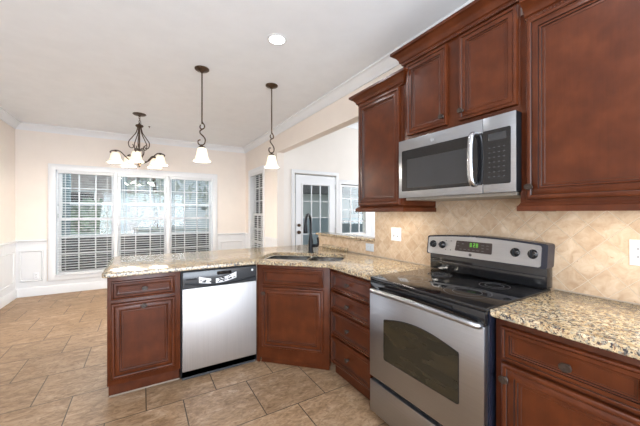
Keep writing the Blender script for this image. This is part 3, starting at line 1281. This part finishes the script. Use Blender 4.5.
# backguard: black stem, arched steel control face with black surround
bm = NB()
box(bm, 0.004, RW - 0.004, 0.600, 0.668, 0.9215, 1.045, 0.004)
box(bm, 0.010, RW - 0.010, 0.594, 0.602, 0.955, 0.990, 0.003)
bk = mesh_obj('backguard', bm, 'black_gloss', t, 30)


def arch_poly(x0, x1, z0, zs, rise, r=0.012, n=18):
    p = [(x0, z0 + r), (x0 + r * 0.3, z0 + r * 0.3), (x0 + r, z0), (x1 - r, z0), (x1 - r * 0.3, z0 + r * 0.3), (x1, z0 + r)]
    p += [(x1, zs - r), (x1 - r * 0.3, zs - r * 0.3)]
    for i in range(n + 1):
        s_ = i / n
        p.append((x1 - r + (x0 - x1 + 2 * r) * s_, zs + rise * math.sin(PI * s_)))
    p += [(x0 + r * 0.3, zs - r * 0.3), (x0, zs - r)]
    return p


def tilted(bm, poly, y0, y1, zb, lean=0.13, mi=0):
    b2 = NB()
    prism_y(b2, poly, y0, y1)
    for v in b2.verts:
        v.co.y += (v.co.z - zb) * lean
    merge(bm, b2, mi)


bm = NB()
tilted(bm, arch_poly(-0.006, RW + 0.006, 1.034, 1.168, 0.018), 0.572, 0.655, 1.034)
cs = mesh_obj('control_console', bm, 'black_edge', t, 30)
bm = NB()
tilted(bm, arch_poly(0.006, RW - 0.022, 1.040, 1.158, 0.018), 0.5675, 0.574, 1.034)
fc = mesh_obj('console_face', bm, 'steel', t, 30)


def ty(z, off=0.0):
    return 0.5675 + (z - 1.034) * 0.13 - off


for x in (0.052, 0.128, 0.610, 0.700):
    bm = NB()
    mat = Matrix.Translation((x, ty(1.108), 1.108)) @ Matrix.Rotation(R(83), 4, 'X')
    lathe(bm, [(0.026, 0.0), (0.026, 0.003), (0.021, 0.006), (0.019, 0.020), (0.016, 0.024), (0, 0.025)], 24, mat, cap0=True)
    k = mesh_obj('knob', bm, 'black_gloss', t, 40)
    bm = NB()
    b2 = NB()
    box(b2, -0.0045, 0.0045, -0.020, 0.020, 0.018, 0.033, 0.003)
    merge(bm, b2, 0, mat)
    g = mesh_obj('grip', bm, 'black_matte', k, 30)
for x in (0.165, 0.205):
    for z in (1.140, 1.078):
        bm = NB()
        bm2 = NB()
        lathe(bm2, [(0.004, 0), (0.004, 0.001), (0, 0.001)], 10)
        merge(bm, bm2, 0, Matrix.Translation((x - 0.01, ty(z), z)) @ Matrix.Rotation(R(83), 4, 'X'))
        mesh_obj('indicator_dot', bm, 'slot_dark', fc, 0)
bm = NB()
tilted(bm, [(0.232, 1.078), (0.474, 1.078), (0.478, 1.082), (0.478, 1.142), (0.474, 1.147), (0.240, 1.147), (0.236, 1.143), (0.228, 1.083)], 0.5655, 0.5676, 1.034)
ds = mesh_obj('display', bm, 'display_dark', t, 0)
# clock digits, seven segment style
SEG = {'0': 'abcdef', '1': 'bc', '2': 'abged', '3': 'abgcd', '4': 'fgbc', '8': 'abcdefg', '5': 'afgcd', '6': 'afgedc', '9': 'abcdfg', '7': 'abc'}


def digit(bm, ch, x, z, w_, h_, th, y):
    pos = {'a': (x, x + w_, z + h_ - th, z + h_), 'g': (x, x + w_, z + h_ / 2 - th / 2, z + h_ / 2 + th / 2), 'd': (x, x + w_, z, z + th),
           'f': (x, x + th, z + h_ / 2, z + h_), 'b': (x + w_ - th, x + w_, z + h_ / 2, z + h_), 'e': (x, x + th, z, z + h_ / 2), 'c': (x + w_ - th, x + w_, z, z + h_ / 2)}
    for s_ in SEG[ch]:
        a = pos[s_]
        b2 = NB()
        box(b2, a[0], a[1], y, y + 0.0006, a[2], a[3])
        for v in b2.verts:
            v.co.y += (v.co.z - 1.034) * 0.13
        merge(bm, b2)


for ch, x in (('8', 0.334), ('2', 0.357), ('8', 0.376)):
    bm = NB()
    digit(bm, ch, x, 1.112, 0.013, 0.026, 0.0045, 0.5648)
    mesh_obj('clock_digit', bm, 'clock_green', ds, 0)
for x, z in [(0.25, 1.132), (0.25, 1.112), (0.27, 1.092), (0.285, 1.128), (0.30, 1.092), (0.33, 1.092), (0.36, 1.092), (0.39, 1.092), (0.42, 1.128), (0.42, 1.110), (0.45, 1.128), (0.45, 1.110), (0.42, 1.092)]:
    bm = NB()
    tilted(bm, [(x - 0.008, z - 0.0025), (x + 0.008, z - 0.0025), (x + 0.008, z + 0.0025), (x - 0.008, z + 0.0025)], 0.5648, 0.5656, 1.034)
    mesh_obj('button', bm, 'dial_grey', ds, 0)
bm = NB()
lathe(bm, [(0, 0.0016), (0.0075, 0.0016), (0.008, 0.0024), (0.0098, 0.0024), (0.0102, 0)], 20, Matrix.Translation((0.340, ty(1.060), 1.060)) @ Matrix.Rotation(R(83), 4, 'X'))
mesh_obj('round_emblem', bm, 'dial_grey', fc, 40)

# ------------------------------------------------------------------ dishwasher
t = thing('dishwasher', 'stainless dishwasher with charcoal control panel under the peninsula counter', 'dishwasher', (0.266, 2.538, 0))
DW = 0.608
bm = NB()
box(bm, -0.006, DW + 0.009, 0.030, 0.58, 0.02, 0.872)
mesh_obj('tub', bm, 'black_matte', t, 0)
bm = NB()
box(bm, 0.004, DW - 0.004, 0.0, 0.029, 0.078, 0.731, 0.004)
mesh_obj('door_panel', bm, 'steel_pale', t, 30)
bm = NB()
box(bm, 0.004, DW - 0.004, 0.0, 0.029, 0.733, 0.866, 0.005)
cp = mesh_obj('control_panel', bm, 'charcoal', t, 30)
# curved lower lip of the pocket handle
bm = NB()
up, lo = [], []
for i in range(21):
    s_ = i / 20
    x = 0.02 + (DW - 0.04) * s_
    z = 0.775 - 0.030 * math.sin(PI * s_)
    up.append((x, z + 0.006))
    lo.append((x, z - 0.004))
for i in range(20):
    b2 = NB()
    prism_y(b2, [lo[i], lo[i + 1], up[i + 1], up[i]], -0.014, 0.001)
    merge(bm, b2)
mesh_obj('handle_lip', bm, 'black_matte', cp, 40)
up, lo = [], []
for i in range(17):
    s_ = i / 16
    x = 0.125 + 0.300 * s_
    zc = 0.795 - 0.022 * math.sin(PI * s_) + 0.012 * s_
    up.append((x, zc + 0.026 - 0.012 * math.sin(PI * s_)))
    lo.append((x, zc - 0.024))
for ia, ib in ((0, 5), (7, 16)):
    bm = NB()
    prism_y(bm, lo[ia:ib + 1] + up[ia:ib + 1][::-1], -0.003, 0.001)
    mesh_obj('reflection_strip', bm, 'mark_white', cp, 0)  # white strips imitate reflections in the handle pocket
for i in range(34):
    s_ = random.random()
    if 0.30 < s_ < 0.48:
        continue
    x = 0.134 + 0.280 * s_
    zc = 0.795 - 0.022 * math.sin(PI * s_) + 0.012 * s_ + random.uniform(-0.017, 0.012)
    ww = random.uniform(0.004, 0.011)
    bm = NB()
    box(bm, x - ww, x + ww, -0.0038, -0.0030, zc - 0.0035, zc + 0.0035)
    mesh_obj('button', bm, 'charcoal', cp, 0)  # stand-in button marks, the dark flecks of the painted reflection
bm = NB()
prism_y(bm, rrect(0.265, 0.385, 0.822, 0.850, 0.008), -0.002, 0.001)
mesh_obj('display', bm, 'black_gloss', cp, 0)
bm = NB()
box(bm, 0.030, 0.110, -0.002, 0.001, 0.800, 0.812)
mesh_obj('vent_slot', bm, 'black_matte', cp, 0)
bm = NB()
lathe(bm, [(0, 0.003), (0.008, 0.003), (0.010, 0.001), (0.010, 0)], 20, Matrix.Translation((0.566, -0.0, 0.834)) @ Matrix.Rotation(R(90), 4, 'X'))
mesh_obj('round_emblem', bm, 'mark_white', cp, 40)
bm = NB()
box(bm, 0.004, DW - 0.004, 0.030, 0.042, 0.002, 0.076)
mesh_obj('kick_plate', bm, 'charcoal', t, 0)

# ------------------------------------------------------------------ stone counters


def offset_poly(poly, d):
    n = len(poly)
    out = []
    for i in range(n):
        p0, p1, p2 = Vector(poly[i - 1]), Vector(poly[i]), Vector(poly[(i + 1) % n])
        d0, d1 = (p1 - p0).normalized(), (p2 - p1).normalized()
        n0, n1 = Vector((-d0.y, d0.x)), Vector((-d1.y, d1.x))
        m = (n0 + n1).normalized()
        m = m / max(0.3, m.dot(n0))
        out.append((p1.x + m.x * d, p1.y + m.y * d))
    return out


def slab(bm, poly, z0, z1, hole=None, r=0.004):
    """counter-clockwise outline with softened edges and an optional hole"""
    levels = [(r, z0), (0.0, z0 + r), (0.0, z1 - r), (r * 0.3, z1 - r * 0.3), (r, z1)]
    rings = [[bm.verts.new((x, y, z)) for x, y in offset_poly(poly, o)] for o, z in levels]
    n = len(poly)
    for a, b in zip(rings, rings[1:]):
        for i in range(n):
            j = (i + 1) % n
            bm.faces.new((a[i], a[j], b[j], b[i]))
    hr = []
    if hole:
        for o, z in ((0.0, z0), (0.0, z1 - 0.003), (-0.003, z1)):
            hr.append([bm.verts.new((x, y, z)) for x, y in offset_poly(hole, o)])
        m = len(hole)
        for a, b in zip(hr, hr[1:]):
            for i in range(m):
                j = (i + 1) % m
                bm.faces.new((a[i], a[j], b[j], b[i]))
    for ring, hring in ((rings[0], hr[0] if hr else None), (rings[-1], hr[-1] if hr else None)):
        es = []
        for rg in ([ring] + ([hring] if hring else [])):
            for i in range(len(rg)):
                ed = bm.edges.get((rg[i], rg[(i + 1) % len(rg)]))
                es.append(ed)
        bmesh.ops.triangle_fill(bm, use_beauty=True, use_dissolve=False, edges=es)


def arc(cx, cy, r, a0, a1, n=6):
    return [(cx + r * math.cos(R(a0 + (a1 - a0) * i / n)), cy + r * math.sin(R(a0 + (a1 - a0) * i / n))) for i in range(n + 1)]


SINKC = Vector((1.343, 2.533))
SA = -PI / 4


def s2w(x, y):
    return (SINKC.x + x * math.cos(SA) - y * math.sin(SA), SINKC.y + x * math.sin(SA) + y * math.cos(SA))


hole = [s2w(x, y) for x, y in rrect(-0.40, 0.40, -0.225, 0.225, 0.08, 6)]
outline = arc(-0.244 + 0.03, 2.52 + 0.03, 0.03, 180, 270) + [(0.845, 2.52), (1.309, 2.056), (1.309, 1.4865), (1.9485, 1.4865), (1.9485, 3.45)] + arc(-0.244 + 0.03, 3.45 - 0.03, 0.03, 90, 180)
bm = NB()
slab(bm, outline, 0.882, CT, hole)
tag(mesh_obj('countertop', bm, 'granite', None, 30), 'speckled granite countertop over the peninsula, corner sink and drawer stack', 'countertop')
bm = NB()
slab(bm, [(1.309, -0.31), (1.9485, -0.31), (1.9485, 0.7195), (1.309, 0.7195)], 0.882, CT)
tag(mesh_obj('countertop', bm, 'granite', None, 30), 'short speckled granite countertop right of the range', 'countertop')
# raised ledge on the half wall
bm = NB()
slab(bm, [(1.928, 2.192), (2.110, 2.192), (2.110, 3.30), (1.928, 3.30)], 1.0555, 1.082, r=0.004)
tag(mesh_obj('stone_ledge', bm, 'granite', None, 30), 'raised granite ledge capping the tiled half wall behind the sink', 'ledge')
bm = NB()
slab(bm, [(1.912, 2.63), (1.9485, 2.63), (1.9485, 3.12), (1.912, 3.12)], CT + 0.0005, CT + 0.034, r=0.004)
tag(mesh_obj('stone_strip', bm, 'granite', None, 30), 'low strip of dark speckled granite against the tiled half wall right of faucet', 'stone strip')

# tile backsplash (range wall and half wall)
bm = NB()
box(bm, 1.9505, 1.9595, -0.31, 2.188, CT - 0.03, 1.3845)
box(bm, 1.9505, 1.9595, 0.738, 1.488, 1.3845, 1.436)
box(bm, 1.9505, 1.9595, 2.188, 3.272, CT - 0.03, 1.0545)
o = mesh_obj('tile_backsplash', bm, 'splash_tile', None, 0)
tag(o, 'beige tumbled stone backsplash of diamond set tiles behind the range', 'backsplash')
for a, b in ((-0.31, 0.7195), (1.4865, 2.62)):
    bm = NB()
    box(bm, 1.944, 1.950, a, b, CT + 0.0005, CT + 0.006)
    mesh_obj('caulk_line', bm, 'caulk', o, 0)

# ------------------------------------------------------------------ sink and faucet
t = thing('sink', 'stainless double bowl undermount sink set diagonally in the granite corner', 'sink', (SINKC.x, SINKC.y, 0), SA)


def bowl(x0, x1, y0, y1, zt, zb):
    bm = NB()
    lv = [(0.012, zt - 0.001), (0.0, zt - 0.001), (0.0, zt - 0.02), (-0.006, zb + 0.05), (-0.016, zb + 0.012), (-0.035, zb)]
    rings = []
    for o_, z in lv:
        r_ = max(0.02, 0.06 + o_)
        rings.append([bm.verts.new((x, y, z)) for x, y in rrect(x0 - o_, x1 + o_, y0 - o_, y1 + o_, r_, 5)])
    n = len(rings[0])
    for a, b in zip(rings, rings[1:]):
        for i in range(n):
            j = (i + 1) % n
            bm.faces.new((a[i], a[j], b[j], b[i]))
    bm.faces.new(rings[-1])
    return bm


for (a, b, dpt) in ((-0.386, 0.02, 0.20), (0.050, 0.386, 0.17)):
    bl = mesh_obj('bowl', bowl(a, b, -0.216, 0.216, 0.881, 0.881 - dpt), 'steel_smooth', t, 50)
    bm = NB()
    lathe(bm, [(0.042, 0.003), (0.040, 0.005), (0.028, 0.003), (0.0, 0.001)], 24, Matrix.Translation(((a + b) / 2, 0.02, 0.881 - dpt)))
    mesh_obj('drain', bm, 'hinge_metal', bl, 50)

fx, fy = s2w(-0.005, 0.275)
t = thing('faucet', 'tall black gooseneck faucet behind the corner sink', 'faucet', (fx, fy, CT), SA)
bm = NB()
lathe(bm, [(0.033, 0.0), (0.033, 0.006), (0.027, 0.012), (0.024, 0.04), (0.026, 0.09), (0.0255, 0.12), (0.019, 0.16), (0.0155, 0.20)], 24, cap0=True)
mesh_obj('faucet_body', bm, 'black_matte', t, 50)
bm = NB()
pts = [(0, 0, 0.19), (0, 0, 0.30)]
for i in range(1, 13):
    a = PI * i / 12
    pts.append((0, -0.095 + 0.095 * math.cos(a), 0.31 + 0.095 * math.sin(a)))
pts.append((0, -0.192, 0.29))
tube(bm, pts, [0.0135] * len(pts), 14)
mesh_obj('gooseneck', bm, 'black_matte', t, 60)
bm = NB()
lathe(bm, [(0.0, -0.075), (0.019, -0.075), (0.0215, -0.068), (0.0205, -0.03), (0.016, 0.0), (0.0145, 0.015)], 20, Matrix.Translation((0, -0.193, 0.295)))
mesh_obj('spray_head', bm, 'black_matte', t, 50)
bm = NB()
pts = smooth_pts([(0.018, 0, 0.075), (0.05, -0.002, 0.075), (0.072, -0.005, 0.080), (0.084, -0.010, 0.110), (0.082, -0.018, 0.165)], 5)
tube(bm, pts, [0.018] * 8 + [0.016] * 6 + [0.011] * (len(pts) - 14), 12)
mesh_obj('lever_handle', bm, 'black_matte', t, 60)

# ------------------------------------------------------------------ outlets and switches


def plate(t, w, h, mat='plate_white'):
    bm = NB()
    frame_rings(bm, -w / 2, w / 2, -h / 2, h / 2, -0.006, [(0, 0.006), (0, 0.004), (0.003, 0.001), (0.008, 0.0)], fill=True)
    return mesh_obj('cover_plate', bm, mat, t, 40)


def receptacle(p, x, z, sc=1.0, rot=False, mat='plate_white'):
    bm = NB()
    w_, h_ = (0.034, 0.068)
    if rot:
        w_, h_ = h_, w_
    prism_y(bm, rrect(x - w_ / 2, x + w_ / 2, z - h_ / 2, z + h_ / 2, 0.006), -0.0085, -0.005)
    o = mesh_obj('receptacle', bm, mat, p.parent, 30)
    for k in (-0.018, 0.018):
        for q in (-0.0065, 0.0065):
            bm = NB()
            if rot:
                box(bm, x + k - 0.004, x + k + 0.004, -0.0090, -0.0084, z + q - 0.0012, z + q + 0.0012)
            else:
                box(bm, x + q - 0.0022, x + q + 0.0022, -0.0090, -0.0084, z + k - 0.006, z + k + 0.006)
            mesh_obj('slot', bm, 'slot_dark', o, 0)


def toggle(p, x, z):
    bm = NB()
    b2 = NB()
    box(b2, -0.0045, 0.0045, -0.016, 0.0, -0.006, 0.006, 0.0015)
    merge(bm, b2, 0, Matrix.Translation((x, -0.005, z)) @ Matrix.Rotation(R(-25), 4, 'X'))
    mesh_obj('toggle', bm, 'plate_white', p, 30)
    bm = NB()
    box(bm, x - 0.006, x + 0.006, -0.0066, -0.0058, z - 0.014, z + 0.012)
    mesh_obj('toggle_slot', bm, 'slot_dark', p, 0)


t = thing('switch_plate', 'white double switch plate on the tile left of the range, below narrow wall cabinet', 'switch', (1.9500, 1.906, 1.146), -PI / 2)
p = plate(t, 0.118, 0.118)
toggle(p, -0.023, -0.008)
toggle(p, 0.023, -0.008)
t = thing('wall_outlet', 'pale grey sideways outlet on the tiled half wall under the granite ledge', 'outlet', (1.9500, 2.264, 0.992), -PI / 2)
p = plate(t, 0.117, 0.076, 'plate_grey')
receptacle(p, 0, 0, rot=True, mat='plate_grey')
t = thing('wall_outlet', 'white double outlet plate on the tile at the right edge, above right countertop', 'outlet', (1.9500, 0.370, 1.153), -PI / 2)
p = plate(t, 0.118, 0.118)
receptacle(p, -0.023, 0)
receptacle(p, 0.023, 0)
for x, lab in ((-1.475, 'white outlet low in the wainscot panel beside the dining window, farther from the window'), (-1.405, 'white outlet low in the wainscot panel, the one nearer the dining window')):
    pass
t = thing('wall_outlet', 'white outlet low in the wainscot panel left of the dining window', 'outlet', (-1.470, YB - 0.0075, 0.32))
p = plate(t, 0.072, 0.115)
receptacle(p, 0, 0)

# ------------------------------------------------------------------ ceiling fixtures


def canlight(x, y, lab, grp=None):
    t = thing('recessed_light', lab, 'light', (x, y, HC), 0, grp)
    bm = NB()
    lathe(bm, [(0.082, -0.0005), (0.082, -0.004), (0.064, -0.006), (0.062, -0.0005)], 32)
    mesh_obj('trim_ring', bm, 'trim_white', t, 40)
    bm = NB()
    lathe(bm, [(0.0625, -0.003), (0.05, -0.006), (0.0, -0.008)], 32)
    mesh_obj('lens', bm, 'can_lens', t, 40)
    l = area('recessed_lamp', (x, y, HC - 0.012), (x, y, 0), 0.12, 0.12, CANW, (0.90, 0.95, 1.0), 'DISK')
    return t


CANW = 4
canlight(0.947, 2.251, 'round recessed ceiling light above the dishwasher, lit')
canlight(0.947, 0.45, 'round recessed ceiling light above the camera side of the range')
canlight(-0.75, 0.45, 'round recessed ceiling light over the left of the kitchen floor')
canlight(0.947, -1.35, 'round recessed ceiling light at the rear right of the kitchen')
canlight(-0.75, -1.35, 'round recessed ceiling light at the rear left of the kitchen')

SHADE = [(0.026, 0.0), (0.040, -0.004), (0.050, -0.016), (0.056, -0.040), (0.064, -0.085), (0.074, -0.120), (0.088, -0.142), (0.097, -0.150), (0.094, -0.151), (0.084, -0.141), (0.071, -0.119), (0.061, -0.085), (0.053, -0.040), (0.047, -0.018), (0.026, -0.006)]


def fluted(bm, prof, segs, mat, amp=0.03, nfl=10):
    b2 = NB()
    rings = []
    for k, (r, z) in enumerate(prof):
        rings.append([b2.verts.new((r * (1 + amp * abs(z) / 0.15 * math.cos(nfl * 2 * PI * i / segs)) * math.cos(2 * PI * i / segs), r * (1 + amp * abs(z) / 0.15 * math.cos(nfl * 2 * PI * i / segs)) * math.sin(2 * PI * i / segs), z)) for i in range(segs)])
    for a, b in zip(rings, rings[1:]):
        for i in range(segs):
            j = (i + 1) % segs
            b2.faces.new((a[i], a[j], b[j], b[i]))
    merge(bm, b2, 0, mat)


def pendant(x, y, rot, lab):
    t = thing('pendant_light', lab, 'pendant light', (x, y, 0), rot, 'pendant lights over the peninsula')
    bm = NB()
    lathe(bm, [(0.068, HC - 0.001), (0.068, HC - 0.010), (0.058, HC - 0.018), (0.020, HC - 0.028), (0.010, HC - 0.040), (0.006, HC - 0.042)], 28)
    mesh_obj('canopy', bm, 'bronze', t, 40)
    bm = NB()
    tube(bm, [(0, 0, HC - 0.035), (0, 0, 2.215)], 0.0065, 10)
    mesh_obj('rod', bm, 'bronze', t, 60)
    bm = NB()
    pts = [(0.0, 0, 2.235), (0.022, 0, 2.205), (0.024, 0, 2.180), (0.0, 0, 2.164), (-0.020, 0, 2.182), (-0.014, 0, 2.208)]
    tube(bm, smooth_pts(pts, 6), 0.006, 8)
    pts = [(0.016, 0, 2.172), (-0.016, 0, 2.150), (-0.018, 0, 2.125), (0.012, 0, 2.095), (0.032, 0, 2.060), (0.024, 0, 2.020), (-0.010, 0, 2.006), (-0.036, 0, 2.022), (-0.036, 0, 2.052), (-0.016, 0, 2.060)]
    tube(bm, smooth_pts(pts, 6), 0.0065, 8)
    mesh_obj('scroll', bm, 'bronze', t, 60)
    bm = NB()
    lathe(bm, [(0.0, 2.014), (0.010, 2.012), (0.012, 1.998), (0.026, 1.994), (0.034, 1.984), (0.034, 1.976), (0.0, 1.976)], 20)
    mesh_obj('socket_cap', bm, 'bronze', t, 40)
    bm = NB()
    fluted(bm, [(r_ * 0.85, z * 0.90) for r_, z in SHADE], 40, Matrix.Translation((0, 0, 1.982)))
    mesh_obj('lamp_shade', bm, 'shade_glass', t, 60)
    l = bpy.data.lights.new('pendant_lamp', 'POINT')
    l.energy = 8
    l.color = (1.0, 0.93, 0.82)
    l.shadow_soft_size = 0.03
    o = bpy.data.objects.new('pendant_lamp', l)
    C.objects.link(o)
    o.location = (x, y, 1.88)
    return t


pendant(0.504, 3.09, R(-31), 'bronze pendant light over the peninsula above the dishwasher, left of the two')
pendant(1.236, 3.09, R(15), 'bronze pendant light over the corner sink, right of the two')

# chandelier
t = thing('chandelier', 'bronze five arm chandelier with frosted bell shades before the dining window', 'chandelier', (-0.036, 4.97, 0), R(-97))
bm = NB()
lathe(bm, [(0.085, HC - 0.001), (0.085, HC - 0.008), (0.070, HC - 0.018), (0.022, HC - 0.026), (0.010, HC - 0.040), (0.0, HC - 0.042)], 28)
mesh_obj('canopy', bm, 'bronze', t, 40)
bm = NB()
for i in range(4):
    zc = HC - 0.052 - i * 0.030
    pts = []
    for k in range(13):
        a = 2 * PI * k / 12
        dx, dz = 0.009 * math.cos(a), 0.020 * math.sin(a)
        pts.append((dx, 0, zc + dz) if i % 2 else (0, dx, zc + dz))
    tube(bm, pts, 0.0032, 6)
mesh_obj('chain', bm, 'bronze', t, 60)
bm = NB()
tube(bm, smooth_pts([(0.005, 0, HC - 0.04), (-0.045, 0.01, 2.665), (-0.085, 0.01, 2.635), (-0.05, 0, 2.615), (0, 0, 2.606)], 6), 0.003, 6)
mesh_obj('cord', bm, 'vent_mesh', t, 60)
bm = NB()
lathe(bm, [(0.0, 2.630), (0.014, 2.625), (0.020, 2.610), (0.046, 2.602), (0.052, 2.588), (0.045, 2.575), (0.020, 2.566), (0.010, 2.55), (0.008, 2.20), (0.012, 2.19), (0.030, 2.16), (0.036, 2.12), (0.030, 2.08), (0.018, 2.055), (0.024, 2.035), (0.016, 2.012), (0.0, 1.992)], 24)
mesh_obj('stem', bm, 'bronze', t, 50)
for k in range(5):
    a = 2 * PI * k / 5
    ca, sa = math.cos(a), math.sin(a)

    def rp(lst):
        return [(r_ * ca, r_ * sa, z) for r_, z in lst]
    bm = NB()
    tube(bm, smooth_pts(rp([(0.022, 2.58), (0.030, 2.53), (0.046, 2.48), (0.092, 2.41), (0.134, 2.340), (0.124, 2.275), (0.088, 2.262), (0.070, 2.295), (0.090, 2.312)]), 6), 0.0065, 8)
    tube(bm, smooth_pts(rp([(0.030, 2.13), (0.060, 2.19), (0.058, 2.25), (0.034, 2.268), (0.020, 2.25), (0.030, 2.235)]), 6), 0.0055, 8)
    mesh_obj('cage_scroll', bm, 'bronze', t, 60)
    bm = NB()
    tube(bm, smooth_pts(rp([(0.028, 2.10), (0.075, 2.075), (0.130, 2.090), (0.185, 2.145), (0.235, 2.192), (0.285, 2.200), (0.335, 2.182), (0.345, 2.165), (0.330, 2.158)]), 6), 0.0075, 8)
    arm = mesh_obj('arm', bm, 'bronze', t, 60)
    bm = NB()
    lathe(bm, [(0.0, 2.198), (0.012, 2.194), (0.014, 2.182), (0.032, 2.176), (0.036, 2.166), (0.0, 2.164)], 18, Matrix.Translation((0.285 * ca, 0.285 * sa, 0)))
    mesh_obj('socket_cap', bm, 'bronze', arm, 40)
    bm = NB()
    fluted(bm, [(r_ * 0.98, z * 0.95) for r_, z in SHADE], 36, Matrix.Translation((0.285 * ca, 0.285 * sa, 2.174)))
    mesh_obj('lamp_shade', bm, 'shade_glass', arm, 60)
for k in range(5):
    a = R(-97) + 2 * PI * k / 5
    l = bpy.data.lights.new('chandelier_lamp', 'POINT')
    l.energy = 25
    l.color = (1.0, 0.94, 0.86)
    l.shadow_soft_size = 0.045
    o = bpy.data.objects.new('chandelier_lamp', l)
    C.objects.link(o)
    o.location = (-0.036 + 0.285 * math.cos(a), 4.97 + 0.285 * math.sin(a), 2.045)

bm = NB()
lathe(bm, [(0.014, HC - 0.001), (0.014, HC - 0.006), (0.006, HC - 0.010), (0.004, HC - 0.030), (0.0, HC - 0.030)], 12)
tag(mesh_obj('ceiling_hook', bm, 'bronze', None, 40, loc=(0.097, 5.59, 0)), 'tiny dark hook on the ceiling right of the chandelier canopy', 'hook')

# ------------------------------------------------------------------ outdoors beyond the windows
bm = NB()
box(bm, -14, 22, YB + 0.16, 30, -0.25, -0.15)
box(bm, 6.4, 22, -6, YB + 0.16, -0.25, -0.15)
tag(mesh_obj('lawn', bm, 'lawn', None, 0), 'lawn outside the windows', 'lawn')
bpy.data.objects['lawn']['kind'] = 'structure'

t = thing('deck_railing', 'dark slatted porch railing with teal grey posts outside the dining window', 'railing', (0, 7.62, -0.15))
bm = NB()
for i in range(7):
    box(bm, -3.2, 2.2, 0, 0.03, 0.03 + i * 0.138, 0.03 + i * 0.138 + 0.134)
mesh_obj('slat_panel', bm, 'deck_dark', t, 0)
bm = NB()
box(bm, -3.2, 2.2, -0.03, 0.07, 1.010, 1.056)
mesh_obj('top_rail', bm, 'rail_grey', t, 0)
for x, w_ in ((-2.9, 0.14), (-1.305, 0.13), (-0.345, 0.12), (0.60, 0.09), (1.75, 0.10)):
    bm = NB()
    box(bm, x - w_ / 2, x + w_ / 2, -0.02, 0.08, 1.056, 2.60)
    mesh_obj('post', bm, 'post_blue_grey', t, 0)
bm = NB()
box(bm, -3.2, 2.2, 0.0, 0.05, 1.625, 1.655)
mesh_obj('screen_rail', bm, 'post_blue_grey', t, 0)
bm = NB()
box(bm, -3.2, 2.2, -0.01, 0.06, 1.655, 1.705)
mesh_obj('rail_cap', bm, 'rail_pale', t, 0)
t = thing('brick_house', 'pinkish brick neighbour house seen through the left dining window', 'house', (-3.4, 15.0, -0.15))
bm = NB()
box(bm, -4.5, 3.2, 0, 5, 0, 3.4)
mesh_obj('wall', bm, 'brick', t, 0)
bm = NB()
prism_y(bm, [(-4.9, 3.4), (3.6, 3.4), (-0.6, 5.6)], -0.3, 5.2)
mesh_obj('roof', bm, 'roof', t, 0)
for x in (-2.6, 1.2):
    bm = NB()
    frame_rings(bm, x - 0.6, x + 0.6, 0.9, 2.4, -0.05, [(0, 0.05), (0, 0), (0.08, 0), (0.08, 0.04)], fill=False)
    wf = mesh_obj('window', bm, 'trim_white', t, 0)
    bm = NB()
    box(bm, x - 0.53, x + 0.53, -0.012, -0.004, 0.97, 2.33)
    mesh_obj('pane', bm, 'charcoal', wf, 0)

t = thing('siding_house', 'pale siding house seen through the glazed sunroom door', 'house', (6.6, 11.5, -0.15))
bm = NB()
box(bm, -1.6, 5.5, 0, 5, 1.26, 2.34)
mesh_obj('wall', bm, 'siding', t, 0)
bm = NB()
box(bm, -1.6, 5.5, 0.01, 5, 0, 1.26)
mesh_obj('foundation', bm, 'foundation_grey', t, 0)
bm = NB()
prism_y(bm, [(-2.0, 2.34), (5.9, 2.34), (5.9, 2.75), (2.0, 4.6), (-2.0, 2.75)], -0.3, 5.2)
mesh_obj('roof', bm, 'roof', t, 0)
for x in (2.6, 4.4):
    bm = NB()
    frame_rings(bm, x - 0.5, x + 0.5, 1.36, 2.2, -0.05, [(0, 0.05), (0, 0), (0.08, 0), (0.08, 0.04)], fill=False)
    wf = mesh_obj('window', bm, 'trim_white', t, 0)
    bm = NB()
    box(bm, x - 0.43, x + 0.43, -0.012, -0.004, 1.43, 2.13)
    mesh_obj('pane', bm, 'charcoal', wf, 0)


def tree(x, y, h, rad, mat, lab, n=420):
    t = thing('tree', lab, 'tree', (x, y, -0.15), 0, 'trees outside the dining windows')
    bm = NB()
    tube(bm, smooth_pts([(0, 0, 0), (0.04, 0.02, h * 0.35), (-0.03, 0.03, h * 0.7)], 4), [0.11, 0.05], 8)
    mesh_obj('trunk', bm, 'bark', t, 60)
    bm = NB()
    for i in range(n):
        u = random.uniform(-1, 1)
        a = random.uniform(0, 2 * PI)
        rr = rad * random.random() ** 0.4
        q = math.sqrt(1 - u * u)
        c = Vector((rr * q * math.cos(a), rr * q * math.sin(a), h * 0.60 + rr * u * (h * 0.40 / rad)))
        s_ = random.uniform(0.10, 0.20)
        d0 = Vector((random.uniform(-1, 1), random.uniform(-1, 1), random.uniform(-1, 1))).normalized()
        d1 = d0.orthogonal().normalized()
        vs = [bm.verts.new(c + p) for p in (d0 * s_, d1 * s_ * 0.55, -d0 * s_, -d1 * s_ * 0.55)]
        bm.faces.new(vs)
    mesh_obj('foliage', bm, mat, t, 0)


tree(0.4, 12.8, 4.2, 1.35, 'leaf_green', 'pale green tree outside, seen through the middle dining window')
tree(3.2, 13.2, 3.8, 1.25, 'leaf_green', 'pale green tree outside, seen through the right dining window')
tree(-1.3, 10.6, 1.9, 0.7, 'leaf_dark', 'low dark green shrub outside behind the deck railing')
tree(8.6, 8.6, 3.4, 1.2, 'leaf_green', 'pale green tree outside, seen through the sunroom window', 420)
